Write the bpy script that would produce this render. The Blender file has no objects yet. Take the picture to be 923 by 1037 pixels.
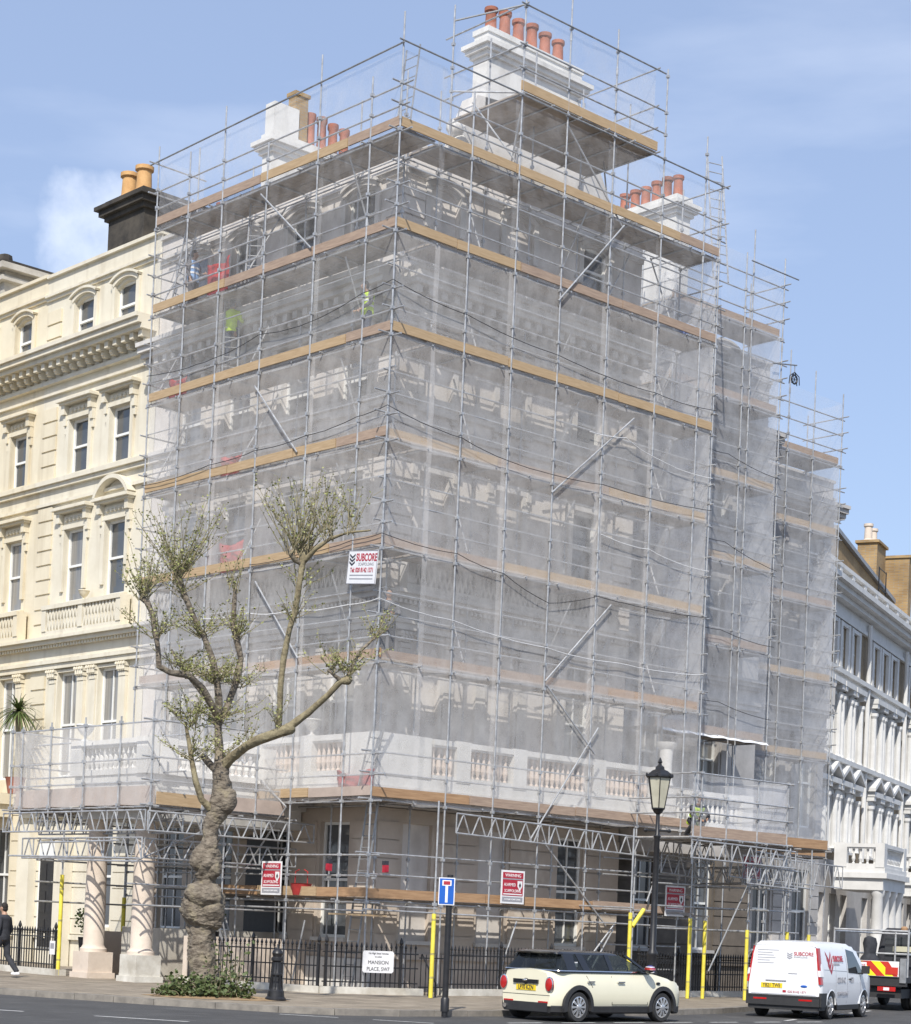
import bpy, bmesh, math, random
from mathutils import Vector, Matrix, noise as mnoise
random.seed(11)
R_ = random.Random(5)
S = bpy.context.scene
COL = S.collection
V3 = Vector
# ------------------------------------------------------------------ camera facts
PIT, ROLL, TH = .0163, .0426, .8246
RV = V3((math.sin(TH), math.cos(TH), 0))     # world X/Y seen as (lateral, forward)
CAM = V3((-29.683, -35.206, 1.7))
LAT = V3((math.sin(TH), -math.cos(TH), 0))   # camera right on the ground
FWD = V3((math.cos(TH), math.sin(TH), 0))    # camera forward on the ground
GZ, PZ = -.10, .02                           # road and pavement heights
F0 = lambda a, b, c: V3((a, b, c))
FL = lambda u, v, w: V3((1.6 - v, u, w))     # left-hand street front (u along Y)
FR = lambda u, v, w: V3((u, 1.6 - v, w))     # right-hand street front (u along X)
def frame(o, u, n):
    o, u, n = V3(o), V3(u), V3(n)
    return lambda a, b, c: o + u * a + n * b + V3((0, 0, c))
TU, TN = V3((.922, .386, 0)).normalized(), V3((.386, -.922, 0)).normalized()
FT = frame((31.86, 10.04, 0), TU, TN)
# ------------------------------------------------------------------ materials
def M(name, c1, c2=None, scale=2.0, rough=.7, metal=0.0, bump=0.0, bscale=30.0, stretch=(1, 1, 1), detail=6, spec=.5, lo=.35, hi=.65, coat=0.0, trans=0.0, dirt=None):
    m = bpy.data.materials.new(name); m.use_nodes = True
    nt = m.node_tree; N = nt.nodes; L = nt.links
    b = N['Principled BSDF']
    b.inputs['Roughness'].default_value = rough; b.inputs['Metallic'].default_value = metal
    b.inputs['Specular IOR Level'].default_value = spec
    b.inputs['Coat Weight'].default_value = coat
    b.inputs['Transmission Weight'].default_value = trans
    b.inputs['Base Color'].default_value = (*c1, 1)
    tc = N.new('ShaderNodeTexCoord'); mp = N.new('ShaderNodeMapping')
    mp.inputs['Scale'].default_value = stretch
    L.new(tc.outputs['Object'], mp.inputs['Vector'])
    if c2:
        n = N.new('ShaderNodeTexNoise'); n.inputs['Scale'].default_value = scale; n.inputs['Detail'].default_value = detail
        n.inputs['Roughness'].default_value = .65
        r = N.new('ShaderNodeValToRGB')
        r.color_ramp.elements[0].position = lo; r.color_ramp.elements[0].color = (*c1, 1)
        r.color_ramp.elements[1].position = hi; r.color_ramp.elements[1].color = (*c2, 1)
        L.new(mp.outputs[0], n.inputs['Vector']); L.new(n.outputs['Fac'], r.inputs['Fac'])
        out = r.outputs['Color']
        if dirt:
            n2 = N.new('ShaderNodeTexNoise'); n2.inputs['Scale'].default_value = dirt[1]; n2.inputs['Detail'].default_value = 8
            mp2 = N.new('ShaderNodeMapping'); mp2.inputs['Scale'].default_value = dirt[2]
            L.new(tc.outputs['Object'], mp2.inputs['Vector']); L.new(mp2.outputs[0], n2.inputs['Vector'])
            r2 = N.new('ShaderNodeValToRGB'); r2.color_ramp.elements[0].position = dirt[3]; r2.color_ramp.elements[1].position = dirt[4]
            r2.color_ramp.elements[0].color = (0, 0, 0, 1); r2.color_ramp.elements[1].color = (1, 1, 1, 1)
            L.new(n2.outputs['Fac'], r2.inputs['Fac'])
            mx = N.new('ShaderNodeMix'); mx.data_type = 'RGBA'
            mul = N.new('ShaderNodeMath'); mul.operation = 'MULTIPLY'; mul.inputs[1].default_value = dirt[5]
            L.new(r2.outputs['Color'], mul.inputs[0]); L.new(mul.outputs[0], mx.inputs['Factor'])
            L.new(out, mx.inputs['A']); mx.inputs['B'].default_value = (*dirt[0], 1)
            out = mx.outputs['Result']
        L.new(out, b.inputs['Base Color'])
    if bump:
        n = N.new('ShaderNodeTexNoise'); n.inputs['Scale'].default_value = bscale; n.inputs['Detail'].default_value = 8
        L.new(mp.outputs[0], n.inputs['Vector'])
        bp = N.new('ShaderNodeBump'); bp.inputs['Strength'].default_value = bump; bp.inputs['Distance'].default_value = .05
        L.new(n.outputs['Fac'], bp.inputs['Height']); L.new(bp.outputs[0], b.inputs['Normal'])
    return m

def brick_mat(name, c1, c2, cm, bw=.23, bh=.075):
    m = bpy.data.materials.new(name); m.use_nodes = True
    nt = m.node_tree; N = nt.nodes; L = nt.links; b = N['Principled BSDF']
    b.inputs['Roughness'].default_value = .9
    g = N.new('ShaderNodeNewGeometry'); sx = N.new('ShaderNodeSeparateXYZ'); L.new(g.outputs['Position'], sx.inputs[0])
    ad = N.new('ShaderNodeMath'); ad.operation = 'ADD'; L.new(sx.outputs['X'], ad.inputs[0]); L.new(sx.outputs['Y'], ad.inputs[1])
    cb = N.new('ShaderNodeCombineXYZ'); L.new(ad.outputs[0], cb.inputs['X']); L.new(sx.outputs['Z'], cb.inputs['Y'])
    t = N.new('ShaderNodeTexBrick'); L.new(cb.outputs[0], t.inputs['Vector'])
    t.inputs['Scale'].default_value = 1; t.inputs['Brick Width'].default_value = bw; t.inputs['Row Height'].default_value = bh
    t.inputs['Mortar Size'].default_value = .009
    t.inputs['Color1'].default_value = (*c1, 1); t.inputs['Color2'].default_value = (*c2, 1); t.inputs['Mortar'].default_value = (*cm, 1)
    n = N.new('ShaderNodeTexNoise'); n.inputs['Scale'].default_value = .8; n.inputs['Detail'].default_value = 8
    L.new(g.outputs['Position'], n.inputs['Vector'])
    mx = N.new('ShaderNodeMix'); mx.data_type = 'RGBA'; mx.blend_type = 'MULTIPLY'; mx.inputs['Factor'].default_value = .6
    r = N.new('ShaderNodeValToRGB'); r.color_ramp.elements[0].color = (.45, .42, .4, 1); r.color_ramp.elements[0].position = .3; r.color_ramp.elements[1].position = .6
    L.new(n.outputs['Fac'], r.inputs['Fac']); L.new(t.outputs['Color'], mx.inputs['A']); L.new(r.outputs['Color'], mx.inputs['B'])
    L.new(mx.outputs['Result'], b.inputs['Base Color'])
    return m

def net_mat(name, dens, col):
    m = bpy.data.materials.new(name); m.use_nodes = True
    nt = m.node_tree; N = nt.nodes; L = nt.links
    for n in list(N): N.remove(n)
    out = N.new('ShaderNodeOutputMaterial'); mix = N.new('ShaderNodeMixShader'); tr = N.new('ShaderNodeBsdfTransparent')
    df = N.new('ShaderNodeBsdfDiffuse'); tl = N.new('ShaderNodeBsdfTranslucent'); m2 = N.new('ShaderNodeMixShader')
    df.inputs['Color'].default_value = (*col, 1); tl.inputs['Color'].default_value = (*col, 1); m2.inputs[0].default_value = .3
    L.new(df.outputs[0], m2.inputs[1]); L.new(tl.outputs[0], m2.inputs[2])
    g = N.new('ShaderNodeNewGeometry')
    n1 = N.new('ShaderNodeTexNoise'); n1.inputs['Scale'].default_value = 1.1; n1.inputs['Detail'].default_value = 5; L.new(g.outputs['Position'], n1.inputs['Vector'])
    mp = N.new('ShaderNodeMapping'); mp.inputs['Scale'].default_value = (9, 9, 1.2); L.new(g.outputs['Position'], mp.inputs['Vector'])
    n2 = N.new('ShaderNodeTexNoise'); n2.inputs['Scale'].default_value = 1; n2.inputs['Detail'].default_value = 3; mp.inputs['Scale'].default_value = (3.2, 3.2, 2.4); L.new(mp.outputs[0], n2.inputs['Vector'])
    ad = N.new('ShaderNodeMath'); ad.operation = 'ADD'; L.new(n1.outputs['Fac'], ad.inputs[0]); L.new(n2.outputs['Fac'], ad.inputs[1])
    n3 = N.new('ShaderNodeTexNoise'); n3.inputs['Scale'].default_value = 24; n3.inputs['Detail'].default_value = 2; L.new(g.outputs['Position'], n3.inputs['Vector'])
    a3 = N.new('ShaderNodeMath'); a3.operation = 'MULTIPLY_ADD'; L.new(n3.outputs['Fac'], a3.inputs[0]); a3.inputs[1].default_value = .4; L.new(ad.outputs[0], a3.inputs[2])
    # woven threads, finer than a pixel at this distance but there when one steps closer
    sx = N.new('ShaderNodeSeparateXYZ'); L.new(g.outputs['Position'], sx.inputs[0])
    mr = N.new('ShaderNodeMapRange'); mr.inputs['From Min'].default_value = .85; mr.inputs['From Max'].default_value = 1.55
    mr.inputs['To Min'].default_value = dens - .10; mr.inputs['To Max'].default_value = dens + .10
    L.new(a3.outputs[0], mr.inputs['Value']); L.new(mr.outputs[0], mix.inputs[0])
    L.new(tr.outputs[0], mix.inputs[1]); L.new(m2.outputs[0], mix.inputs[2]); L.new(mix.outputs[0], out.inputs['Surface'])
    return m

CREAM = M('cream_stucco', (.70, .655, .54), (.63, .58, .465), 1.2, .75, bump=.05, bscale=12, dirt=((.42, .36, .26), 1.6, (1.7, 1.7, .16), .54, .74, .42))
CREAM2 = M('yellow_cream_stucco', (.705, .635, .485), (.64, .57, .425), 1.2, .75, bump=.05, bscale=12, dirt=((.4, .33, .22), 1.6, (1.7, 1.7, .16), .52, .74, .48))
STUC = M('primed_stucco', (.68, .64, .595), (.56, .52, .48), .9, .85, bump=.1, bscale=9, dirt=((.30, .26, .225), 1.1, (1, 1, .6), .52, .7, .5))
TRIMG = M('flaking_grey_trim', (.64, .615, .58), (.50, .475, .44), 1.1, .8, bump=.1, bscale=9, dirt=((.30, .27, .24), 1.3, (1, 1, .6), .55, .7, .45))
BARE = M('bare_stucco', (.56, .485, .41), (.46, .395, .33), .8, .85, bump=.1, bscale=9, dirt=((.66, .6, .52), 1.3, (1, 1, .7), .58, .66, .55))
WHITE = M('white_masonry_paint', (.70, .69, .665), (.60, .59, .56), 1.4, .65, bump=.06, bscale=12, dirt=((.36, .34, .31), 1.5, (1.6, 1.6, .25), .5, .75, .5))
SASH = M('white_gloss_paint', (.80, .80, .77), (.74, .74, .71), 5, .35)
GLASS = M('window_glass', (.045, .05, .055), (.10, .105, .11), .35, .06, spec=.9)
GLASSC = M('curtained_glass', (.17, .165, .155), (.30, .29, .27), 2.5, .12, spec=.9, stretch=(3, 3, .15))
IRON = M('black_iron', (.012, .012, .014), (.022, .022, .024), 8, .42)
STEEL = M('galvanised_steel', (.53, .54, .55), (.33, .33, .335), 5, .45, metal=.45, bump=.05, bscale=60)
STEELD = M('worn_steel', (.40, .41, .42), (.26, .265, .27), 4, .5, metal=.6)
BNEW = M('new_scaffold_board', (.47, .345, .21), (.36, .25, .14), 2.0, .8, stretch=(1, 1, 14), bump=.1, bscale=8)
BOLD = M('weathered_scaffold_board', (.40, .30, .225), (.27, .195, .15), 2.2, .85, stretch=(1, 1, 12), bump=.1, bscale=8)
BORG = M('orange_scaffold_board', (.43, .27, .15), (.29, .17, .09), 1.6, .8, stretch=(1, 1, 12), bump=.1, bscale=8)
PLY = M('pinkish_plywood', (.46, .375, .32), (.35, .285, .245), 1.5, .85)
DECK = M('grey_scaffold_decking', (.42, .36, .30), (.28, .24, .20), 3.0, .9, stretch=(1, 1, 1), bump=.15, bscale=10)
NET = net_mat('debris_netting', .335, (.82, .80, .785))
NETM = net_mat('lighter_debris_netting', .25, (.70, .695, .69))
NETB = net_mat('bluish_debris_netting', .38, (.71, .72, .75))
NETT = net_mat('thin_debris_netting', .15, (.70, .70, .71))
SHEET = M('white_plastic_sheet', (.75, .76, .78), (.6, .61, .63), 3, .4)
TERRA = M('terracotta', (.40, .145, .085), (.27, .09, .055), 3, .8, bump=.1, dirt=((.10, .06, .045), 1.7, (1, 1, .7), .52, .7, .6))
BUFF = M('buff_clay', (.60, .36, .15), (.50, .28, .11), 5, .75)
SOOT = M('sooty_render', (.028, .025, .022), (.075, .065, .052), 1.8, .9, bump=.2, bscale=6)
BRICKY = brick_mat('yellow_stock_brick', (.42, .28, .12), (.33, .21, .09), (.30, .26, .2))
BRICKT = brick_mat('brown_stock_brick', (.30, .23, .14), (.24, .18, .11), (.26, .23, .19))
SLATE = M('roof_slate', (.11, .115, .13), (.07, .075, .085), 6, .7)
LEAD = M('lead_flashing', (.30, .31, .33), (.22, .23, .24), 3, .5)
ASPH = M('asphalt', (.074, .073, .072), (.05, .049, .049), .6, .85, bump=.3, bscale=160, dirt=((.115, .112, .108), 2.0, (1, 1, 1), .55, .75, .6))
PAVE = bpy.data.materials.new('pavement_slabs_laid'); PAVE.use_nodes = True
def _pave():
    nt = PAVE.node_tree; N = nt.nodes; L = nt.links; b = N['Principled BSDF']; b.inputs['Roughness'].default_value = .9
    g = N.new('ShaderNodeNewGeometry'); t = N.new('ShaderNodeTexBrick'); mp = N.new('ShaderNodeMapping'); mp.inputs['Rotation'].default_value = (0, 0, .12); L.new(g.outputs['Position'], mp.inputs['Vector']); L.new(mp.outputs[0], t.inputs['Vector'])
    t.inputs['Scale'].default_value = 1; t.inputs['Brick Width'].default_value = .9; t.inputs['Row Height'].default_value = .6; t.inputs['Mortar Size'].default_value = .012
    t.inputs['Color1'].default_value = (.335, .285, .22, 1); t.inputs['Color2'].default_value = (.255, .215, .165, 1); t.inputs['Mortar'].default_value = (.09, .08, .065, 1)
    n = N.new('ShaderNodeTexNoise'); n.inputs['Scale'].default_value = 1.3; n.inputs['Detail'].default_value = 9; n.inputs['Roughness'].default_value = .7; L.new(g.outputs['Position'], n.inputs['Vector'])
    r = N.new('ShaderNodeValToRGB'); r.color_ramp.elements[0].position = .32; r.color_ramp.elements[0].color = (.5, .48, .45, 1); r.color_ramp.elements[1].position = .62; L.new(n.outputs['Fac'], r.inputs['Fac'])
    mx = N.new('ShaderNodeMix'); mx.data_type = 'RGBA'; mx.blend_type = 'MULTIPLY'; mx.inputs['Factor'].default_value = .8; L.new(t.outputs['Color'], mx.inputs['A']); L.new(r.outputs['Color'], mx.inputs['B']); L.new(mx.outputs['Result'], b.inputs['Base Color'])
_pave()
TWHITE = M('terrace_white_paint', (.66, .655, .64), (.56, .555, .54), 1.4, .65, bump=.04, bscale=12, dirt=((.36, .35, .33), 1.5, (1.5, 1.5, .2), .55, .78, .4))
KERB = M('granite_kerb', (.27, .245, .21), (.17, .155, .135), 3.5, .85, bump=.1)
PAINTW = M('road_paint', (.72, .72, .70), (.38, .38, .37), 6, .7, lo=.3, hi=.75)
STONE = M('portland_stone', (.52, .49, .43), (.38, .35, .3), 2, .85, bump=.1)
BARK = M('plane_bark', (.235, .20, .155), (.10, .08, .06), 7, .95, bump=1.0, bscale=11, stretch=(1, 1, 1.6), dirt=((.27, .23, .155), 4, (1, 1, .8), .55, .64, .6))
BARKL = M('pale_branch_bark', (.30, .26, .16), (.155, .125, .075), 7, .9, bump=.6, bscale=16)
TWIG = M('twig_bark', (.33, .29, .18), (.21, .18, .11), 6, .9)
LEAF = M('young_leaf', (.32, .33, .12), (.20, .22, .065), 9, .6)
LEAFD = M('dark_leaf', (.10, .135, .045), (.06, .08, .025), 9, .6)
PALM = M('strap_leaf', (.065, .105, .03), (.13, .15, .05), 4, .5)
SAND = M('sandy_soil', (.34, .235, .13), (.22, .15, .085), 5, .95, bump=.3)
YFOAM = M('yellow_foam_sleeve', (.80, .69, .09), (.66, .55, .06), 3, .6, bump=.1, dirt=((.32, .27, .12), 2.2, (2, 2, .8), .55, .72, .6))
SRED = M('sign_red', (.42, .022, .045), (.36, .02, .035), 4, .45)
SWHITE = M('sign_white', (.78, .78, .79), (.72, .72, .73), 6, .4)
SBLUE = M('sign_blue', (.01, .11, .48), (.012, .09, .40), 5, .35)
SDARK = M('sign_black', (.035, .035, .045), None, rough=.5)
SGREY = M('sign_grey', (.30, .30, .33), None, rough=.5)
REDP = M('red_plastic', (.45, .04, .035), (.32, .03, .03), 4, .5)
BLUEP = M('blue_tarpaulin', (.03, .09, .34), (.02, .06, .22), 4, .5)
RUBBER = M('tyre_rubber', (.022, .022, .023), (.03, .03, .03), 8, .8)
ALLOY = M('wheel_alloy', (.66, .66, .67), None, rough=.25, metal=.8)
DPLAS = M('black_car_plastic', (.022, .022, .024), (.03, .03, .031), 9, .6)
CPAINT = M('pepper_cream_paint', (.76, .72, .55), (.74, .70, .535), 3, .28, coat=.6)
VPAINT = M('white_van_paint', (.78, .79, .81), (.74, .75, .77), 2, .32, coat=.5)
GBLACK = M('gloss_black_paint', (.010, .011, .014), None, rough=.15, coat=.6)
CGLASS = M('car_glass', (.018, .022, .026), (.035, .04, .044), .9, .04, spec=.9)
CGLASST = bpy.data.materials.new('see_through_car_glass'); CGLASST.use_nodes = True
def _cg():
    nt = CGLASST.node_tree; N = nt.nodes; L = nt.links; b = N['Principled BSDF']; b.inputs['Base Color'].default_value = (.02, .024, .027, 1); b.inputs['Roughness'].default_value = .04; b.inputs['Specular IOR Level'].default_value = .9
    t = N.new('ShaderNodeBsdfTransparent'); t.inputs['Color'].default_value = (.62, .68, .66, 1); m = N.new('ShaderNodeMixShader'); m.inputs[0].default_value = .5
    L.new(t.outputs[0], m.inputs[1]); L.new(b.outputs[0], m.inputs[2]); L.new(m.outputs[0], N['Material Output'].inputs['Surface'])
_cg()
CHROME = M('chrome', (.72, .72, .74), None, rough=.15, metal=1)
TAILR = M('tail_light_red', (.50, .012, .012), (.36, .01, .01), 9, .2, coat=.5)
PLATEY = M('number_plate_yellow', (.80, .58, .02), None, rough=.4)
CHEVY = M('reflective_yellow', (.85, .82, .02), None, rough=.4)
CHEVR = M('reflective_red', (.52, .035, .02), None, rough=.4)
HIVIS = M('hi_vis_yellow', (.62, .86, .04), (.5, .72, .03), 7, .7)
HIVISB = M('pale_blue_vest', (.24, .42, .72), (.17, .32, .58), 7, .7)
SKIN = M('skin', (.42, .25, .17), (.36, .21, .14), 8, .55)
HAIR = M('dark_hair', (.018, .014, .011), None, rough=.8)
CDARK = M('dark_cloth', (.022, .024, .03), (.04, .042, .05), 9, .9)
CDENIM = M('navy_denim', (.035, .05, .085), (.055, .07, .11), 9, .9)
CGREY = M('grey_cloth', (.16, .16, .17), (.10, .10, .11), 9, .9)
LAMPG = M('lantern_glass', (.52, .50, .40), (.42, .40, .31), 3, .25, spec=.7)
CABLE = M('black_cable', (.02, .02, .024), None, rough=.7)
ROPE = M('white_rope', (.74, .74, .74), (.6, .6, .6), 8, .8)
DIRTYW = M('lime_washed_plinth', (.66, .64, .58), (.42, .39, .33), 1.6, .9, bump=.1)
# ------------------------------------------------------------------ geometry helpers
class MB:
    def __init__(s): s.v = []; s.f = []; s.m = []
    def add(s, vs, fs, mi=0):
        n = len(s.v); s.v += [tuple(v) for v in vs]; s.f += [tuple(i + n for i in f) for f in fs]; s.m += [mi] * len(fs); return s
    def box(s, F, a0, a1, b0, b1, c0, c1, mi=0):
        vs = [F(a, b, c) for c in (c0, c1) for b in (b0, b1) for a in (a0, a1)]
        return s.add(vs, [(0, 2, 3, 1), (4, 5, 7, 6), (0, 1, 5, 4), (2, 6, 7, 3), (0, 4, 6, 2), (1, 3, 7, 5)], mi)
    def hexa(s, vs, mi=0):   # 8 points ordered as box
        return s.add(vs, [(0, 2, 3, 1), (4, 5, 7, 6), (0, 1, 5, 4), (2, 6, 7, 3), (0, 4, 6, 2), (1, 3, 7, 5)], mi)
    def quad(s, a, b, c, d, mi=0): return s.add([a, b, c, d], [(0, 1, 2, 3)], mi)
    def path(s, pts, rads, n=8, mi=0, cap=True):
        pts = [V3(p) for p in pts]; rings = []
        t0 = (pts[1] - pts[0]).normalized()
        x = t0.orthogonal().normalized()
        for i, p in enumerate(pts):
            t = ((pts[min(i + 1, len(pts) - 1)] - pts[max(i - 1, 0)])).normalized()
            x = (x - t * x.dot(t))
            x = x.normalized() if x.length > 1e-6 else t.orthogonal().normalized()
            y = t.cross(x); r = rads[i] if isinstance(rads, (list, tuple)) else rads
            rings.append([p + (x * math.cos(2 * math.pi * k / n) + y * math.sin(2 * math.pi * k / n)) * r for k in range(n)])
        vs = [q for r in rings for q in r]; fs = []
        for i in range(len(pts) - 1):
            for k in range(n):
                a = i * n + k; b = i * n + (k + 1) % n; fs.append((a, b, b + n, a + n))
        if cap: fs += [tuple(range(n - 1, -1, -1)), tuple(range((len(pts) - 1) * n, len(pts) * n))]
        return s.add(vs, fs, mi)
    def tube(s, p, q, r, n=6, mi=0, r2=None): return s.path([p, q], [r, r if r2 is None else r2], n, mi)
    def lathe(s, c, prof, n=16, mi=0, ax=(0, 0, 1), ph=0.0):
        c = V3(c); ax = V3(ax).normalized(); x = ax.orthogonal().normalized(); y = ax.cross(x); vs = []; fs = []
        for r, h in prof:
            for k in range(n):
                a = 2 * math.pi * k / n + ph
                vs.append(c + ax * h + (x * math.cos(a) + y * math.sin(a)) * max(r, 1e-4))
        for i in range(len(prof) - 1):
            for k in range(n):
                a = i * n + k; b = i * n + (k + 1) % n; fs.append((a, b, b + n, a + n))
        fs += [tuple(range(n - 1, -1, -1)), tuple(range((len(prof) - 1) * n, len(prof) * n))]
        return s.add(vs, fs, mi)
    def prism(s, poly, vec, mi=0):
        poly = [V3(p) for p in poly]; vec = V3(vec); n = len(poly)
        return s.add(poly + [p + vec for p in poly], [tuple(range(n - 1, -1, -1)), tuple(range(n, 2 * n))] + [(k, (k + 1) % n, (k + 1) % n + n, k + n) for k in range(n)], mi)
    def ell(s, c, rx, ry, rz, n=12, mi=0, rot=None):
        c = V3(c); vs = []; fs = []; m = n // 2 + 1
        for i in range(m):
            a = math.pi * i / (m - 1)
            for k in range(n):
                b = 2 * math.pi * k / n
                p = V3((rx * math.sin(a) * math.cos(b), ry * math.sin(a) * math.sin(b), rz * math.cos(a)))
                vs.append(c + (rot @ p if rot else p))
        for i in range(m - 1):
            for k in range(n):
                a = i * n + k; b = i * n + (k + 1) % n; fs.append((a, a + n, b + n, b))
        return s.add(vs, fs, mi)
    def build(s, name, mats, parent=None, smooth=False, weld=False):
        me = bpy.data.meshes.new(name); me.from_pydata(s.v, [], s.f)
        if not isinstance(mats, (list, tuple)): mats = [mats]
        for m in mats: me.materials.append(m)
        me.polygons.foreach_set('material_index', s.m)
        bm = bmesh.new(); bm.from_mesh(me)
        if weld: bmesh.ops.remove_doubles(bm, verts=bm.verts, dist=1e-4)
        bmesh.ops.recalc_face_normals(bm, faces=bm.faces); bm.to_mesh(me); bm.free()
        if smooth:
            me.polygons.foreach_set('use_smooth', [True] * len(me.polygons))
            me.set_sharp_from_angle(angle=math.radians(38))
        o = bpy.data.objects.new(name, me); COL.objects.link(o)
        if parent: attach(o, parent)
        return o

WM = {}
def wm(o):
    return WM.get(o.name, Matrix.Identity(4))
def attach(o, p):
    o.parent = p; o.matrix_parent_inverse = wm(p).inverted()
def tag(o, label=None, cat=None, group=None, kind=None):
    if label: o['label'] = label
    if cat: o['category'] = cat
    if group: o['group'] = group
    if kind: o['kind'] = kind
    return o
def thing(name, label, cat, loc=(0, 0, 0), group=None, rz=0.0):
    o = bpy.data.objects.new(name, None); COL.objects.link(o)
    o.location = loc; o.rotation_euler = (0, 0, rz); o.empty_display_size = .2
    WM[o.name] = Matrix.Translation(loc) @ Matrix.Rotation(rz, 4, 'Z')
    return tag(o, label, cat, group)
def place(o, loc, rz):
    """put a thing whose parts were built round the origin at its place"""
    o.location = loc; o.rotation_euler = (0, 0, rz)
def copy_tree(o, parent=None):
    c = o.copy(); COL.objects.link(c)
    if parent: c.parent = parent
    for ch in list(o.children): copy_tree(ch, c)
    return c
def text(par, s, origin, u, up, size, mat, align='CENTER', depth=.003, name='lettering', bold=0.0, xs=1.0):
    """flat raised lettering: u runs along the line, up is the way the letters stand"""
    cu = bpy.data.curves.new(name, 'FONT'); cu.body = s; cu.size = size; cu.align_x = align; cu.extrude = depth; cu.offset = bold
    o = bpy.data.objects.new(name, cu)
    me = bpy.data.meshes.new_from_object(o)
    bpy.data.objects.remove(o)
    u, up = V3(u).normalized(), V3(up).normalized(); n = u.cross(up)
    mat4 = Matrix((u, up, n)).transposed().to_4x4(); mat4.translation = V3(origin)
    if xs != 1.0: me.transform(Matrix.Diagonal((xs, 1, 1, 1)))
    me.transform(mat4); me.materials.clear(); me.materials.append(mat)
    t = bpy.data.objects.new(name, me); COL.objects.link(t)
    if par: attach(t, par)
    return t
# ------------------------------------------------------------------ ground
KL = [(-40, 87), (-14.6, 15.0), (-9.2, .75), (-7.9, -3.0), (-6.65, -5.4), (-5.9, -6.2), (-4.6, -6.62), (0, -6.55), (3.5, -6.3), (6.6, -5.5), (12, -3.2), (30, 5.1), (80, 28)]
mb = MB(); mb.quad((-400, -400, GZ), (900, -400, GZ), (900, 900, GZ), (-400, 900, GZ)); mb.build('road', ASPH)['kind'] = 'structure'
def offs(pl, d):
    out = []
    for i, p in enumerate(pl):
        a = V3((*pl[max(i - 1, 0)], 0)); b = V3((*pl[min(i + 1, len(pl) - 1)], 0)); t = (b - a).normalized()
        out.append(V3((p[0], p[1], 0)) + V3((-t.y, t.x, 0)) * d)
    return out
k0, k1 = offs(KL, 0), offs(KL, .26)
mb = MB()
for i in range(len(KL) - 1):
    a, b, c, d = k0[i], k0[i + 1], k1[i], k1[i + 1]; n = max(1, int((b - a).length / .92)); g = .006 / max((b - a).length, .1)
    for k in range(n):      # kerb stones with open joints
        t0, t1 = k / n + g, (k + 1) / n - g; dz = R_.uniform(-.005, .004)
        mb.hexa([V3((p.x, p.y, z)) for z in (GZ - .05, PZ + .003 + dz) for p in (a.lerp(b, t0), a.lerp(b, t1), c.lerp(d, t0), c.lerp(d, t1))])
tag(mb.build('kerb', KERB), kind='structure')
mb = MB()
mb.add([V3((p.x, p.y, PZ)) for p in k1] + [V3((80, 100, PZ)), V3((-40, 100, PZ))], [tuple(range(len(k1) + 2))])
tag(mb.build('pavement', PAVE), kind='structure')
# road markings: broken parking-bay line near the kerb and along the main road
mb = MB()
def mark(p, q, w=.1):
    p, q = V3((*p, GZ + .004)), V3((*q, GZ + .004)); t = (q - p).normalized(); n = V3((-t.y, t.x, 0)) * w / 2
    mb.quad(p - n, q - n, q + n, p + n)
for i in range(7):
    a = V3((-3.6 + 1.5 * i, -8.62, 0)); mark((a.x, a.y), (a.x + .95, a.y + .02))
for i in range(6):
    t = V3((.913, .407, 0)); a = V3((5.6, -8.15, 0)) + t * 1.75 * i; mark((a.x, a.y), (a.x + t.x, a.y + t.y))
t = V3((1.3, -2.4, 0)).normalized()
for i in range(5):
    a = V3((-7.0, -5.9, 0)) + t * 1.9 * i; mark((a.x, a.y), (a.x + t.x * 1.2, a.y + t.y * 1.2))
for i in range(14):
    a = V3((-16, 2.0, 0)) + t * 3.2 * i; mark((a.x, a.y), (a.x + t.x * 1.8, a.y + t.y * 1.8), .12)
tag(mb.build('road_markings', PAINTW), kind='structure')
# distant ground beyond the houses is covered by the road sheet itself
# ------------------------------------------------------------------ facades
def wallgrid(mb, F, u0, u1, w0, w1, holes, dep=.28, mi=0):
    us = sorted({u0, u1, *[h[0] for h in holes], *[h[1] for h in holes]}); ws = sorted({w0, w1, *[h[2] for h in holes], *[h[3] for h in holes]})
    us = [u for u in us if u0 <= u <= u1]; ws = [w for w in ws if w0 <= w <= w1]
    for i in range(len(us) - 1):
        for j in range(len(ws) - 1):
            cu, cw = (us[i] + us[i + 1]) / 2, (ws[j] + ws[j + 1]) / 2
            if any(h[0] < cu < h[1] and h[2] < cw < h[3] for h in holes): continue
            mb.quad(F(us[i], 0, ws[j]), F(us[i + 1], 0, ws[j]), F(us[i + 1], 0, ws[j + 1]), F(us[i], 0, ws[j + 1]), mi)
    for a, b, c, d in holes:
        mb.quad(F(a, 0, c), F(a, 0, d), F(a, -dep, d), F(a, -dep, c), mi); mb.quad(F(b, 0, c), F(b, 0, d), F(b, -dep, d), F(b, -dep, c), mi)
        mb.quad(F(a, 0, c), F(b, 0, c), F(b, -dep, c), F(a, -dep, c), mi); mb.quad(F(a, 0, d), F(b, 0, d), F(b, -dep, d), F(a, -dep, d), mi)
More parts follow.
